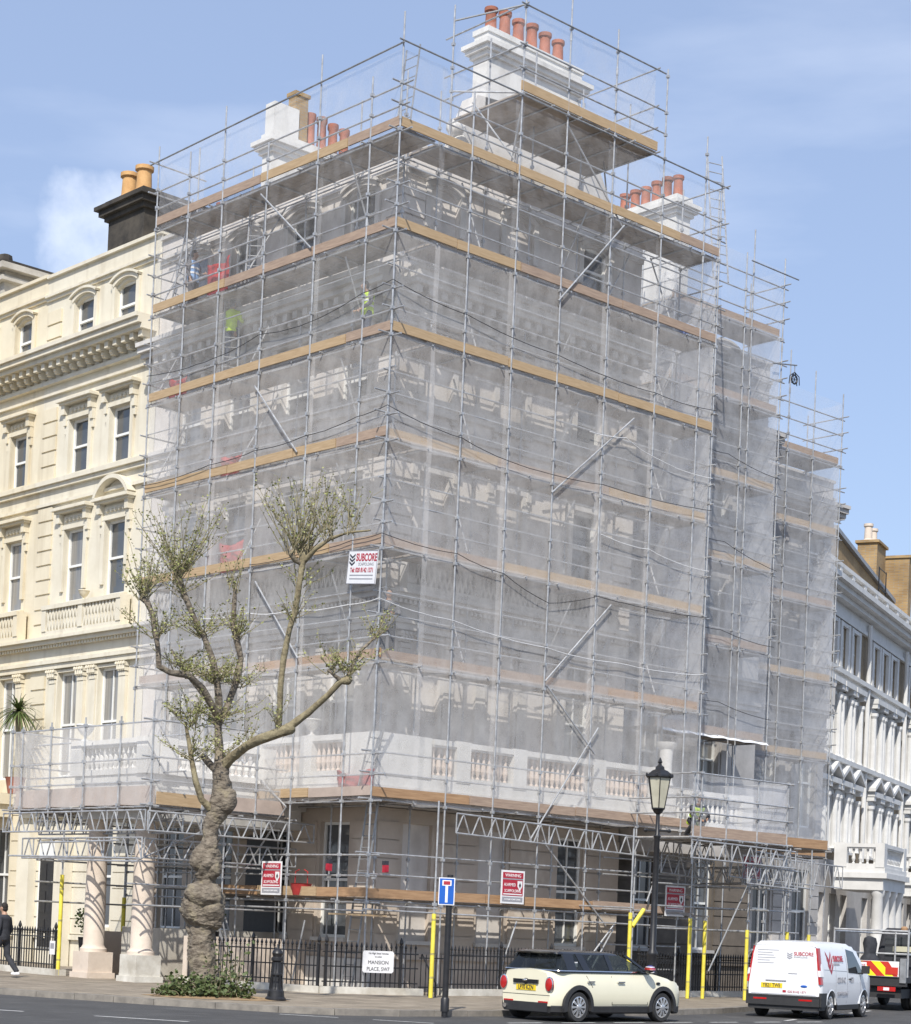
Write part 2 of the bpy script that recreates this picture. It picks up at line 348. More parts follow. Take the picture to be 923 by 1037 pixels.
def window(root, F, a, b, c, d, dep=.25, mat=SASH, glass=GLASS, bars=0, arch=0.0):
    m = MB(); f = .075; v0, v1 = -dep - .03, -dep + .05
    m.box(F, a, a + f, v0, v1, c, d); m.box(F, b - f, b, v0, v1, c, d)
    m.box(F, a + f, b - f, v0, v1, d - f, d); m.box(F, a + f, b - f, v0, v1 + .03, c, c + f)
    h = (c + d) / 2; m.box(F, a + f, b - f, v0, v1 + .02, h - .035, h + .035)
    for k in range(bars):
        u = a + f + (b - a - 2 * f) * (k + 1) / (bars + 1); m.box(F, u - .02, u + .02, v0, v1 - .01, c + f, h - .035); m.box(F, u - .02, u + .02, v0, v1 - .01, h + .035, d - f)
    if arch:   # stucco spandrels that turn the square head into a segmental one
        pass
    o = m.build('window', mat, root)
    g = MB(); g.quad(F(a + .03, -dep, c + .03), F(b - .03, -dep, c + .03), F(b - .03, -dep, d - .03), F(a + .03, -dep, d - .03)); g.build('pane', glass, o)
    return o
def arch_band(m, F, uc, hw, w, rise, th, v0, v1, n=10, mi=0):
    """segmental arch moulding: springs at (uc +- hw, w) and rises by `rise`"""
    r = (hw * hw + rise * rise) / (2 * rise); a0 = math.asin(min(1, hw / r)) if rise <= hw else math.pi - math.asin(min(1, hw / r)); cz = w + rise - r
    P = lambda a, rr, v: F(uc + rr * math.sin(a), v, cz + rr * math.cos(a))
    for k in range(n):
        a, b = -a0 + 2 * a0 * k / n, -a0 + 2 * a0 * (k + 1) / n
        m.hexa([P(a, r, v0), P(b, r, v0), P(a, r, v1), P(b, r, v1), P(a, r + th, v0), P(b, r + th, v0), P(a, r + th, v1), P(b, r + th, v1)], mi)
def spandrel(m, F, a, b, d, rise, v, n=8, mi=0):
    hw = (b - a) / 2; r = (hw * hw + rise * rise) / (2 * rise); uc = (a + b) / 2; cz = d - r
    for k in range(n):
        x0, x1 = a + (b - a) * k / n, a + (b - a) * (k + 1) / n
        z0, z1 = cz + math.sqrt(max(r * r - (x0 - uc) ** 2, 0)), cz + math.sqrt(max(r * r - (x1 - uc) ** 2, 0))
        m.hexa([F(x0, -.2, z0), F(x1, -.2, z1), F(x0, v, z0), F(x1, v, z1), F(x0, -.2, d + .004), F(x1, -.2, d + .004), F(x0, v, d + .004), F(x1, v, d + .004)], mi)
def hood(m, F, a, b, d, style='flat', top=None):
    """architrave, frieze, consoles and hood over an opening a..b whose head is at d"""
    t = .17; c = m.box
    top = top or d + .62
    c(F, a - t, a - .004, .003, .075, d - 1.9 if style != 'arch' else d - 1.1, d); c(F, b + .004, b + t, .003, .075, d - 1.9 if style != 'arch' else d - 1.1, d)
    if style == 'arch':
        arch_band(m, F, (a + b) / 2, (b - a) / 2 + .07, d - .10, .20, .13, .003, .10)
        arch_band(m, F, (a + b) / 2, (b - a) / 2 + .18, d + .02, .20, .07, .003, .17)
        return
    c(F, a - t, b + t, .003, .085, d + .004, d + .14)
    c(F, a - .1, b + .1, .003, .04, d + .15, top - .2)
    n = 5
    for k in range(n):
        u = a + (b - a) * (k + .5) / n; m.ell(F(u, .06, (d + .15 + top - .2) / 2), .07, .07, .07, 8)
    for u in (a - .2, b + .2):
        c(F, u - .09, u + .09, .003, .2, top - .42, top - .13); c(F, u - .075, u + .075, .003, .12, top - .75, top - .42); c(F, u - .06, u + .06, .003, .07, top - 1.0, top - .75)
    c(F, a - .36, b + .36, .003, .24, top - .13, top - .06); c(F, a - .42, b + .42, .003, .34, top - .06, top + .015); c(F, a - .38, b + .38, .003, .30, top + .018, top + .05)
    if style == 'seg':
        arch_band(m, F, (a + b) / 2, (b - a) / 2 + .30, top + .03, .52, .12, .003, .30, 14)
    if style == 'tri':
        uc = (a + b) / 2; hw = (b - a) / 2 + .40
        for s in (-1, 1):
            m.hexa([F(uc + s * hw, .003, top + .04), F(uc, .003, top + .42), F(uc + s * hw, .32, top + .04), F(uc, .32, top + .42), F(uc + s * hw, .003, top + .16), F(uc, .003, top + .55), F(uc + s * hw, .32, top + .16), F(uc, .32, top + .55)])
def balustrade(m, F, u0, u1, z0, z1, v, mi=0, mb_=0, step=.21, dies=None):
    m.box(F, u0, u1, v - .14, v + .14, z0, z0 + .14, mi); m.box(F, u0, u1, v - .15, v + .16, z1 - .14, z1, mi); m.box(F, u0, u1, v - .12, v + .12, z1 - .19, z1 - .14, mi)
    dies = dies or [u0 + .2, u1 - .2]
    for d in dies: m.box(F, d - .24, d + .24, v - .17, v + .17, z0 + .005, z1 + .02, mi)
    n = int((u1 - u0) / step); h = z1 - z0 - .33
    for k in range(n):
        u = u0 + (k + .5) * (u1 - u0) / n
        if any(abs(u - d) < .3 for d in dies): continue
        m.lathe(F(u, v, z0 + .14), [(.055, 0), (.055, .05 * h), (.03, .1 * h), (.075, .32 * h), (.06, .5 * h), (.03, .78 * h), (.05, .88 * h), (.05, h)], 8, mb_)
def urn(m, c, s=1.0, mi=0):
    m.lathe(c, [(.17 * s, 0), (.17 * s, .06 * s), (.07 * s, .1 * s), (.06 * s, .2 * s), (.2 * s, .32 * s), (.33 * s, .5 * s), (.36 * s, .62 * s), (.40 * s, .66 * s), (.38 * s, .70 * s), (.30 * s, .68 * s)], 16, mi)

ROWS = dict(ground=(1.25, 4.25), first=(5.75, 8.95), second=(11.1, 13.35), third=(15.05, 16.75), attic=(19.06, 20.46))
def stucco_front(root, F, u0, u1, cols, wall, trim, hw=.56, blind=(), top=21.5, cols0=None, seg=None, rows=ROWS, corbels=True, base=None, cz=19.0, att=None, skipg=()):
    holes, wins = [], []
    for c in cols:
        for k, (a, b) in rows.items():
            h = hw * (1.02 if k == 'attic' else 1.0)
            if k == 'ground' and c in skipg: continue
            holes.append((c - h, c + h, a, b)); wins.append((k, c - h, c + h, a, b, c in blind))
    m = MB()
    wallgrid(m, F, u0, u1, 4.62, top, [h for h in holes if h[2] > 4.6], .22)
    m.build('front_wall', wall, root)
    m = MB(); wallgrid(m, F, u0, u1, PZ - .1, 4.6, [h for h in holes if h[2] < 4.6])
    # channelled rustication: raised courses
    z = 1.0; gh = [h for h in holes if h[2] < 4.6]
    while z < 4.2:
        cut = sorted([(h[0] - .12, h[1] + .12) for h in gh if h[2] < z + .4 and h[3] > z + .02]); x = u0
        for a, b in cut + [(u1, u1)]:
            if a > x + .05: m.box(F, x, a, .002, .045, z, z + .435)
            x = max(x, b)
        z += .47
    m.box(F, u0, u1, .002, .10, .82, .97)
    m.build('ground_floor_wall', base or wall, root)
    t = MB()
    # parapet and attic strings
    t.box(F, u0, u1, -.35, .10, top, top + .10); t.box(F, u0, u1, .003, .07, top - .72, top - .62); t.box(F, u0, u1, .003, .14, top - .62, top - .54)
    t.build('parapet_coping', trim, root)
    t = MB()
    t.box(F, u0, u1, .003, .10, cz - 1.32, cz - 1.24); t.box(F, u0, u1, .003, .16, cz - .98, cz - .86); t.box(F, u0, u1, .003, .07, cz - .86, cz - .42)
    t.box(F, u0, u1, .003, .60, cz - .42, cz - .28); t.box(F, u0, u1, .003, .72, cz - .28, cz - .12); t.box(F, u0, u1, .003, .80, cz - .12, cz)
    if corbels:
        n = int((u1 - u0) / .42)
        for k in range(n):
            u = u0 + (k + .5) * (u1 - u0) / n
            t.box(F, u - .095, u + .095, .075, .50, cz - .62, cz - .424); t.box(F, u - .08, u + .08, .075, .30, cz - .78, cz - .62); t.ell(F(u, .3, cz - .68), .09, .09, .09, 6)
    t.build('main_cornice', trim, root)
    t = MB(); t.box(F, u0, u1, .003, .20, 14.86, 15.0); t.box(F, u0, u1, .003, .12, 14.72, 14.857); t.box(F, u0, u1, .003, .10, 14.22, 14.32)
    t.build('string_course', trim, root)
    # first-floor entablature and the pierced second-floor balcony front
    t = MB(); t.box(F, u0, u1, .003, .14, 9.08, 9.24); t.box(F, u0, u1, .003, .20, 9.243, 9.36); t.box(F, u0, u1, .003, .10, 9.363, 9.72); t.box(F, u0, u1, .003, .34, 9.82, 9.94); t.box(F, u0, u1, .003, .46, 9.943, 10.04)
    n = int((u1 - u0) / .16)
    for k in range(n):
        u = u0 + (k + .5) * (u1 - u0) / n; t.box(F, u - .045, u + .045, .003, .26, 9.72, 9.818)
    t.build('entablature', trim, root)
    t = MB()
    if cols:
        a, b = min(cols) - 1.05, max(cols) + 1.05
        a, b = max(a, u0), min(b, u1)
        t.box(F, a, b, .10, .40, 10.045, 10.2); t.box(F, a, b, .08, .46, 10.86, 10.99); t.box(F, a, b, .10, .2, 10.2, 10.86)
        cuts = [a + .12] + [(cols[i] + cols[i + 1]) / 2 for i in range(len(cols) - 1)] + [b - .12]
        for c in cuts: t.box(F, c - .12, c + .12, .2, .43, 10.2, 10.86)
        for i in range(len(cuts) - 1):
            x0, x1 = cuts[i] + .14, cuts[i + 1] - .14; nn = max(2, int((x1 - x0) / .17)); st = (x1 - x0) / nn
            for k in range(nn):
                for s in (0, 1):
                    p, q = x0 + st * (k + s), x0 + st * (k + 1 - s)
                    t.hexa([F(p - .03, .34, 10.2), F(p + .03, .34, 10.2), F(p - .03, .40 - s * .004, 10.2), F(p + .03, .40 - s * .004, 10.2), F(q - .03, .34, 10.86), F(q + .03, .34, 10.86), F(q - .03, .40 - s * .004, 10.86), F(q + .03, .40 - s * .004, 10.86)])
        t.build('pierced_balcony_front', trim, root)
    # first-floor pilasters with leafy capitals
    t = MB(); ps = []
    for c in cols: ps += [c - hw - .26, c + hw + .26]
    ps = [p for i, p in enumerate(ps) if u0 + .1 < p < u1 - .1 and (i == 0 or p - ps[i - 1] > .3)]
    for p in ps:
        t = MB(); t.box(F, p - .17, p + .17, .003, .10, 5.2, 8.62)
        for k in range(3): t.box(F, p - .17 - .025 * k, p + .17 + .025 * k, .003, .12 + .03 * k, 8.63 + .14 * k, 8.75 + .14 * k)
        for k in range(4):
            t.ell(F(p - .16 + .107 * k, .16, 8.86), .05, .05, .09, 6); t.ell(F(p - .2 + .135 * k, .19, 8.99), .055, .05, .06, 6)
        t.build('pilaster', trim, root)
    for k, a, b, c, d, bl in wins:
        s = MB()
        st = 'arch' if k == 'attic' else ('seg' if (k == 'second' and seg is not None and abs((a + b) / 2 - seg) < .1) else 'flat')
        if k in ('second', 'third', 'attic'):
            hood(s, F, a, b, d, st, d + (.62 if k == 'second' else .58))
            if k == 'attic': spandrel(s, F, a, b, d, .16, -.01)
            if k != 'second' or True: s.box(F, a - .2, b + .2, .003, .14, c - .12, c - .003)
        elif k == 'first':
            s.box(F, a - .08, a - .004, .003, .06, c, d); s.box(F, b + .004, b + .08, .003, .06, c, d); s.box(F, a - .08, b + .08, .003, .06, d + .004, d + .08)
        else:
            s.box(F, a - .1, b + .1, .05, .13, c - .10, c - .003)
        s.build('window_surround', trim, root)
        if bl:
            g = MB(); g.quad(F(a, -.12, c), F(b, -.12, c), F(b, -.12, d), F(a, -.12, d)); g.build('blind_window_panel', wall, root)
        else:
            rr = random.random()
            window(root, F, a, b, c, d, .17, SASH, GLASSC if (k in ('first', 'second') and rr < .6) else GLASS, 1 if k in ('first', 'ground') else 0)
def channel_strip(root, F, u0, u1, z0, z1, mat):
    t = MB(); z = z0; k = 0
    while z < z1 - .3:
        t.box(F, u0, u1, .003, .06, z, z + .40); z += .46
    t.build('quoin_strip', mat, root)
def pots(root, pts, mat, h=.75, r=.15, kind='chimney_pot'):
    for p in pts:
        m = MB(); hh = h * random.uniform(.93, 1.07)
        m.lathe(p, [(r * 1.15, 0), (r * 1.15, .08), (r * .95, .12), (r * .85, hh * .8), (r * 1.1, hh * .86), (r * 1.1, hh), (r * .8, hh), (r * .75, hh - .1)], 12)
        m.build(kind, mat, root, True)
def stack(root, F, u0, u1, v0, v1, z0, z1, mat, name='chimney_stack', corn=.5):
    m = MB(); m.box(F, u0, u1, v0, v1, z0, z1)
    m.box(F, u0 - .08, u1 + .08, v0 - .08, v1 + .08, z1 - corn - .12, z1 - corn); m.box(F, u0 - .17, u1 + .17, v0 - .17, v1 + .17, z1 - corn + .003, z1 - corn + .12)
    m.box(F, u0 - .25, u1 + .25, v0 - .25, v1 + .25, z1 - corn + .123, z1 - corn + .24); m.box(F, u0 - .04, u1 + .04, v0 - .04, v1 + .04, z1 - .12, z1 + .02)
    return m.build(name, mat, root)

# ---- cream terraced house next to the scaffold, and the next one along
h1 = thing('terraced_house', 'cream stucco terraced house joining the left end of the scaffold, with two windows a storey', 'house', (1.6, 15.2, PZ))
stucco_front(h1, FL, 12.32, 18.6, [14.1, 16.38], CREAM, CREAM, .55, seg=14.1, skipg=(16.38,), top=21.45)
channel_strip(h1, FL, 17.72, 18.55, 10.1, 14.2, CREAM2); channel_strip(h1, FL, 17.72, 18.55, 15.05, 17.6, CREAM2); channel_strip(h1, FL, 17.72, 18.55, 19.05, 20.7, CREAM2); channel_strip(h1, FL, 17.72, 18.55, 5.3, 9.0, CREAM2)
m = MB(); m.box(F0, 1.95, 14, 12.35, 18.58, 0, 21.3); m.build('house_body', CREAM2, h1)
# ground-floor entrance: black door between stucco piers
m = MB(); m.box(FL, 16.35, 17.55, .003, .05, .5, 3.75); d = m.build('door_case', SASH, h1)
m = MB(); m.box(FL, 16.5, 17.4, .052, .09, .55, 3.3)
for i in range(2):
    for j in range(3): m.box(FL, 16.58 + .42 * i, 16.9 + .42 * i, .09, .105, .75 + .85 * j, 1.4 + .85 * j)
m.build('door', IRON, h1)
for a, b in ((15.6, 16.2), (17.7, 18.4)): m = MB(); m.box(FL, a, b, .05, .33, .02, 4.3); m.build('entrance_pier', CREAM, h1)
m = MB(); m.box(FL, 12.75, 18.5, .05, .22, 4.5, 4.72); m.box(FL, 12.75, 18.5, .05, .4, 4.72, 4.9); m.box(FL, 12.75, 18.5, .05, .3, 4.9, 5.2); m.build('first_floor_band', CREAM, h1)
h2 = thing('terraced_house', 'yellower cream terraced house at the left edge, its front beyond the strip of ribbed quoins', 'house', (1.6, 22, PZ))
stucco_front(h2, FL, 18.6, 28.2, [19.95, 22.3, 25.2], CREAM2, CREAM2, .5, top=21.5)
m = MB(); m.box(F0, 1.95, 14, 18.6, 28.1, 0, 21.35); m.build('house_body', CREAM2, h2)
m = MB(); balustrade(m, FL, 19.25, 25.5, 5.3, 6.35, 1.3, dies=[19.5, 22.2, 25.2]); m.box(FL, 19.2, 25.6, .05, 1.5, 4.95, 5.297); m.box(FL, 19.3, 25.5, .05, 1.4, 4.55, 4.947)
for u in (19.5, 22.2, 25.2): m.box(FL, u - .2, u + .2, 1.0, 1.4, PZ, 4.55)
m.build('balcony', CREAM2, h2)
F1 = F0
# black chimney with two buff pots on the party wall
c1 = thing('chimney', 'soot-black chimney stack carrying two buff clay pots, left of the scaffold', 'chimney', (3, 14.9, 21.4))
m = MB(); m.box(F0, 2.0, 5.5, 14.0, 15.95, 21.3, 23.0); m.box(F0, 1.9, 5.6, 13.9, 16.05, 22.75, 22.9); m.box(F0, 1.78, 5.7, 13.8, 16.2, 22.9, 23.08); m.box(F0, 1.68, 5.8, 13.7, 16.32, 23.08, 23.2); m.box(F0, 1.9, 5.6, 13.95, 16.05, 23.2, 23.36); m.build('stack', SOOT, c1)
pots(c1, [(2.3, 15.35, 23.36), (2.3, 14.55, 23.36)], BUFF, .85, .26)
# ornate stack on the further roof
c2 = thing('chimney', 'grey stone chimney with dark capping at the far left roofline', 'chimney', (3, 23.6, 21.4))
m = MB(); m.box(F0, 2.4, 4.2, 22.9, 25.6, 21.3, 23.0); m.box(F0, 2.2, 4.4, 22.7, 25.8, 22.55, 22.7); m.box(F0, 2.1, 4.5, 22.55, 26.0, 22.9, 23.1); m.build('stack', STONE, c2)
m = MB()
for k in range(5): m.lathe((2.4 + .05 * k, 22.9 + .62 * k, 23.1), [(.2, 0), (.26, .1), (.22, .3), (.12, .34)], 8)
m.box(F0, 2.15, 4.4, 22.6, 25.9, 23.1, 23.2); m.build('capping', SOOT, c2)

# ---- the corner house behind the scaffold
h3 = thing('corner_house', 'big pale stucco corner house wrapped in scaffolding and grey debris netting', 'house', (6, 6, PZ))
LC = [3.25, 5.65, 8.2, 10.5]
MR = dict(ground=(1.3, 4.25), first=(5.75, 8.95), second=(11.2, 13.15), third=(14.75, 16.4), attic=(19.15, 20.42))
stucco_front(h3, FL, 1.6, 12.3, LC, STUC, TRIMG, .58, rows=MR, base=BARE, cz=18.05, top=21.2)
stucco_front(h3, FR, 1.6, 10.45, [2.95, 5.6, 8.55], STUC, TRIMG, .5, blind=(2.95, 5.6), rows=MR, base=BARE, cz=18.05, top=21.2)
for F in (FL, FR):
    for a, b in ((10.1, 14.2), (15.05, 16.7), (18.1, 20.4)):
        channel_strip(h3, F, 1.55, 2.25, a, b, STUC)
channel_strip(h3, FR, 9.75, 10.45, 10.1, 14.2, STUC); channel_strip(h3, FR, 9.75, 10.45, 15.05, 16.7, STUC)
m = MB(); m.box(F0, 1.95, 10.44, 1.95, 12.3, 0, 20.9); m.box(F0, 2.2, 10.2, 2.2, 12.2, 20.9, 21.0); m.build('house_body', STUC, h3)
m = MB(); m.box(F0, 10.1, 10.452, 1.603, 5, 0, 21.2); m.build('side_wall', STUC, h3)
# white basement strip on the left front
m = MB(); m.box(FL, 1.62, 7.6, .046, .08, PZ, .8); m.build('basement_plinth', WHITE, h3)
# first-floor balcony: slab, balustrade, urns, round both fronts
FRB = lambda u, v, w: V3((u, .75 - v, w)); FLB = lambda u, v, w: V3((.75 - v, u, w))
m = MB(); m.box(F0, .6, 1.55, .6, 12.5, 5.05, 5.3); m.box(F0, .45, 1.55, .45, 12.5, 4.9, 5.05); m.box(F0, 1.56, 11.6, .6, 1.55, 5.05, 5.3); m.box(F0, 1.56, 11.6, .45, 1.55, 4.9, 5.05); m.build('balcony_slab', WHITE, h3)
m = MB(); balustrade(m, FRB, 2.5, 11.2, 5.3, 6.33, 0, 0, 1, .19, [3.5, 5.5, 8.5, 10.95]); balustrade(m, FLB, 1.9, 12.3, 5.3, 6.33, 0, 0, 1, .19, [3.3, 5.4, 7.6, 10.2, 12.05]); m.box(F0, .58, 1.0, .58, 1.75, 5.31, 6.34); m.box(F0, 1.01, 2.4, .58, 1.0, 5.31, 6.34)
m.build('balustrade', [WHITE, M('pinkish_baluster_stone', (.68, .58, .50), (.58, .48, .41), 3, .8)], h3)
# entrance portico on the left front
m = MB(); m.box(F0, -3.25, 1.55, 4.6, 7.6, 4.02, 4.5); m.box(F0, -3.45, 1.55, 4.4, 7.8, 4.5, 4.72); m.box(F0, -3.35, 1.55, 4.5, 7.7, 4.72, 5.1); m.build('portico_entablature', WHITE, h3)
FP = lambda u, v, w: V3((-3.25 - v, u, w)); FPS = lambda u, v, w: V3((u, 4.5 - v, w)); FPT = lambda u, v, w: V3((u, 7.7 + v, w))
m = MB(); balustrade(m, FP, 4.4, 7.8, 5.1, 5.98, 0, dies=[4.6, 7.6]); balustrade(m, FPS, -3.0, .4, 5.1, 5.98, 0, dies=[-2.8, .2]); balustrade(m, FPT, -3.0, .4, 5.1, 5.98, 0, dies=[-2.8, .2]); m.build('portico_balustrade', [WHITE], h3)
PINK = M('pinkish_render', (.66, .57, .48), (.56, .475, .395), 2.2, .8, bump=.08, bscale=10, dirt=((.36, .32, .28), 1.2, (1, 1, 1), .62, .75, .5))
for y in (5.05, 7.2):
    m = MB(); m.lathe((-2.9, y, .68), [(.34, 0), (.34, .08), (.30, .11), (.265, .18), (.265, 1.1), (.255, 2.1), (.235, 3.1), (.27, 3.14), (.27, 3.2), (.30, 3.26), (.30, 3.34)], 24); c = m.build('portico_column', PINK, h3, True)
    m = MB(); m.box(F0, -3.26, -2.54, y - .36, y + .36, PZ - .1, .68); m.box(F0, -3.31, -2.49, y - .41, y + .41, PZ - .1, .16); m.build('plinth', DIRTYW if y < 6 else PINK, c)
m = MB()
for k in range(4): m.box(F0, -2.5 + .35 * k, 1.5, 5.7, 6.6, PZ - .1, PZ + .16 * (k + 1))
m.box(F0, -2.2, 1.5, 6.65, 7.0, PZ, 1.35); m.box(F0, -2.2, 1.5, 5.25, 5.6, PZ, 1.35); m.build('entrance_steps', STONE, h3)
for y in (4.1, 7.95): m = MB(); m.box(F0, -2.2, 1.55, y, y + .15, PZ, 1.2); m.build('portico_dwarf_wall', PINK, h3)
m = MB(); m.box(FL, 5.5, 6.85, .05, .09, 1.2, 3.9); m.build('front_door', IRON, h3)
# roofline: gabled centre stack, left stack, right stack (each stands on the roof as part of this house)
m = MB(); m.prism([(5.0, 3.0, 20.9), (10.9, 3.0, 20.9), (10.7, 3.0, 22.3), (9.35, 3.0, 24.5), (5.2, 3.0, 24.0), (4.5, 3.0, 22.3), (4.2, 3.0, 21.5)], (0, .6, 0)); m.build('gable_wall', TRIMG, h3)
for k in range(3):
    m = MB(); m.ell((4.75 - .2 * k, 2.9, 22.1 + .35 * k), .28, .2, .25, 10); m.build('gable_scroll', WHITE, h3, True)
st_ = stack(h3, F0, 5.5, 9.15, 3.0, 3.55, 23.8, 25.95, WHITE, corn=.65)
pots(h3, [(5.83 + .52 * k, 3.28, 25.95) for k in range(6)], TERRA, .72, .17)
st_ = stack(h3, F0, 2.95, 6.45, 9.0, 9.5, 20.9, 23.95, WHITE, corn=.45)
m = MB(); m.box(F0, 2.97, 3.85, 9.04, 9.46, 23.96, 24.85); m.build('raised_flue', WHITE, h3)
m = MB(); m.box(F0, 3.75, 4.2, 9.1, 9.44, 23.96, 25.3); m.box(F0, 3.7, 4.25, 9.06, 9.48, 25.3, 25.4); m.build('brick_flue', BRICKY, h3)
pots(h3, [(4.42 + .42 * k, 9.25, 23.95) for k in range(4)], TERRA, 1.0, .15)
st_ = stack(h3, F0, 14.5, 15.15, 4.0, 6.7, 20.4, 24.25, WHITE, corn=.45)
pots(h3, [(14.82, 4.25 + .44 * k, 24.25) for k in range(6)], TERRA, .72, .16)
st_ = stack(h3, F0, 3.2, 5.4, 11.7, 12.4, 20.9, 21.9, PINK, corn=.35)
pots(h3, [(3.4 + .5 * k, 12.0, 21.9) for k in range(4)], TERRA, .9, .17)
m = MB()   # television aerial on the left roof
m.tube((3.6, 8.1, 21.2), (3.6, 8.1, 23.2), .025); m.tube((3.6, 6.9, 23.1), (3.6, 8.7, 23.1), .018)
for k in range(8): m.tube((3.35, 7.0 + .2 * k, 23.1), (3.85, 7.0 + .2 * k, 23.1), .012)
m.tube((3.6, 6.7, 22.4), (3.6, 8.6, 22.6), .018)
for k in range(8): m.tube((3.3, 6.8 + .2 * k, 22.42 + .02 * k), (3.9, 6.8 + .2 * k, 22.42 + .02 * k), .012)
m.build('aerial', STEELD, h3)

# ---- recessed houses behind the two right-hand scaffolds
h4 = thing('recessed_house', 'grey stucco house set back behind the middle netted scaffold', 'house', (16, 6, PZ))
FR4 = lambda u, v, w: V3((u, 4.7 - v, w)); FR5 = lambda u, v, w: V3((u, 7.2 - v, w))
GST = M('grey_stucco', (.50, .48, .46), (.37, .355, .34), 1.0, .85, bump=.1, bscale=9)
stucco_front(h4, FR4, 10.46, 20.2, [12.2, 15.0, 17.8], GST, GST, .5, rows={k: v for k, v in MR.items()}, cz=18.05, top=20.4, corbels=False, base=M('shade_painted_base', (.16, .135, .11), (.10, .085, .07), 1.5, .9))  # base colour darkened: shade under the low scaffold deck is painted in
m = MB(); m.box(F0, 10.5, 20.2, 5.0, 14, 0, 20.3); m.build('house_body', GST, h4)
m = MB()   # entrance porch that carries the low scaffold
m.box(F0, 10.6, 14.8, .2, 4.65, 4.0, 4.6); m.box(F0, 10.5, 14.9, .05, 4.65, 4.6, 4.8); m.build('porch_entablature', GST, h4)
m = MB(); balustrade(m, lambda u, v, w: V3((u, .4 - v, w)), 10.8, 14.6, 4.8, 5.8, 0, dies=[11.0, 14.4]); m.build('porch_balustrade', WHITE, h4)
m = MB(); m.lathe((11.0, .45, 5.85), [(.24, 0), (.2, .1), (.17, .5), (.19, 1.0), (.28, 1.1), (.30, 1.2)], 12); m.build('porch_pedestal', WHITE, h4, True)
h5 = thing('recessed_house', 'grey stucco house furthest along, behind the rightmost netted scaffold', 'house', (23, 9, PZ))
stucco_front(h5, FR5, 20.25, 27.2, [21.8, 24.0, 26.2], GST, GST, .48, rows={k: v for k, v in MR.items() if k != 'attic'}, cz=17.3, top=18.2, corbels=False)
m = MB(); m.box(F0, 20.25, 27.1, 7.5, 16, 0, 18.0); m.build('house_body', GST, h5)

# ---- white and brick terrace closing the street on the right
h6 = thing('brick_terrace', 'white columned terrace of brown brick with a white balustraded cornice, far right', 'terrace', (36, 11, PZ))
TW = []
for c in (-3.4, -1.6, .25, 2.1, 5.85, 7.6, 9.4, 13.2, 15.0, 16.8, 20.4, 22.2, 24): TW.append(c)
holes = [(c - .48, c + .48, 12.4, 13.95) for c in TW] + [(c - .5, c + .5, 9.0, 11.25) for c in TW] + [(c - .5, c + .5, 5.5, 7.45) for c in TW] + [(c - .55, c + .55, .7, 3.6) for c in TW]
m = MB(); wallgrid(m, FT, -5.5, 26, 4.9, 15.0, holes[:-len(TW)], .12); m.build('front_wall', BRICKT, h6)
BLIND = M('blind_behind_glass', (.42, .42, .42), (.30, .30, .31), 3, .15, spec=.9, stretch=(1, 1, .2))
m = MB(); wallgrid(m, FT, -5.5, 26, 0, 4.897, holes[-len(TW):], .3); m.build('ground_floor_wall', GST, h6)
m = MB(); m.box(FT, -5.5, 26, -9, -.35, 0, 15.2); m.build('house_body', BRICKT, h6)
m = MB(); m.box(FT, -5.5, 26, .003, .15, 14.15, 14.3); m.box(FT, -5.5, 26, .003, .08, 14.3, 14.75); m.box(FT, -5.5, 26, .003, .4, 14.75, 14.95); m.box(FT, -5.5, 26, .003, .65, 14.95, 15.15); m.box(FT, -5.5, 26, .003, .85, 15.15, 15.35); m.box(FT, -5.5, 26, -.3, .3, 15.35, 15.45)
m.box(FT, -5.5, 26, -.2, .15, 15.45, 15.6); m.box(FT, -5.5, 26, -.22, .22, 16.05, 16.2)
for k in range(16):
    u = -5.3 + k * 2.08; m.box(FT, u - .2, u + .2, -.21, .2, 15.6, 16.05)
    for j in range(7): uu = u + .35 + j * .22; m.box(FT, uu - .05, uu + .05, -.08, .05, 15.6, 16.05)
m.build('main_cornice', TWHITE, h6)
m = MB(); m.box(FT, -5.5, 26, .003, .35, 12.0, 12.18); m.box(FT, -5.5, 26, .003, .2, 11.85, 12.0); m.box(FT, -5.5, 26, .003, .38, 8.62, 8.8); m.box(FT, -5.5, 26, .003, .22, 8.45, 8.62); m.build('string_course', TWHITE, h6)
for c in TW:
    for z0, z1, st in ((12.4, 13.95, 0), (9.0, 11.25, 1), (5.5, 7.45, 2)):
        s = MB(); s.box(FT, c - .8, c - .504, .003, .14, z0 - .2, z1 + .15); s.box(FT, c + .504, c + .8, .003, .14, z0 - .2, z1 + .15); s.box(FT, c - .504, c + .504, .003, .12, z1 + .004, z1 + .15); s.box(FT, c - .82, c + .82, .003, .2, z0 - .3, z0 - .2)
        if st:
            for e in (-1, 1):
                s.lathe(FT(c + e * .66, .24, z0 - .2), [(.16, 0), (.13, .1), (.115, z1 - z0 - .1), (.17, z1 - z0), (.17, z1 - z0 + .12)], 10); s.box(FT, c + e * .66 - .17, c + e * .66 + .17, .1, .42, z1 + .12, z1 + .3)
            s.box(FT, c - .86, c + .86, .003, .45, z1 + .3, z1 + .5)
        if st == 2:
            for e in (-1, 1):
                s.hexa([FT(c + e * .98, .003, z1 + .5), FT(c, .003, z1 + .95), FT(c + e * .98, .5, z1 + .5), FT(c, .5, z1 + .95), FT(c + e * .98, .003, z1 + .65), FT(c, .003, z1 + 1.12), FT(c + e * .98, .5, z1 + .65), FT(c, .5, z1 + 1.12)])
        s.build('window_surround', TWHITE, h6); window(h6, FT, c - .5, c + .5, z0, z1, .11, SASH, BLIND if random.random() < .6 else GLASS)
    window(h6, FT, c - .55, c + .55, .7, 3.6, .26, SASH, GLASS)
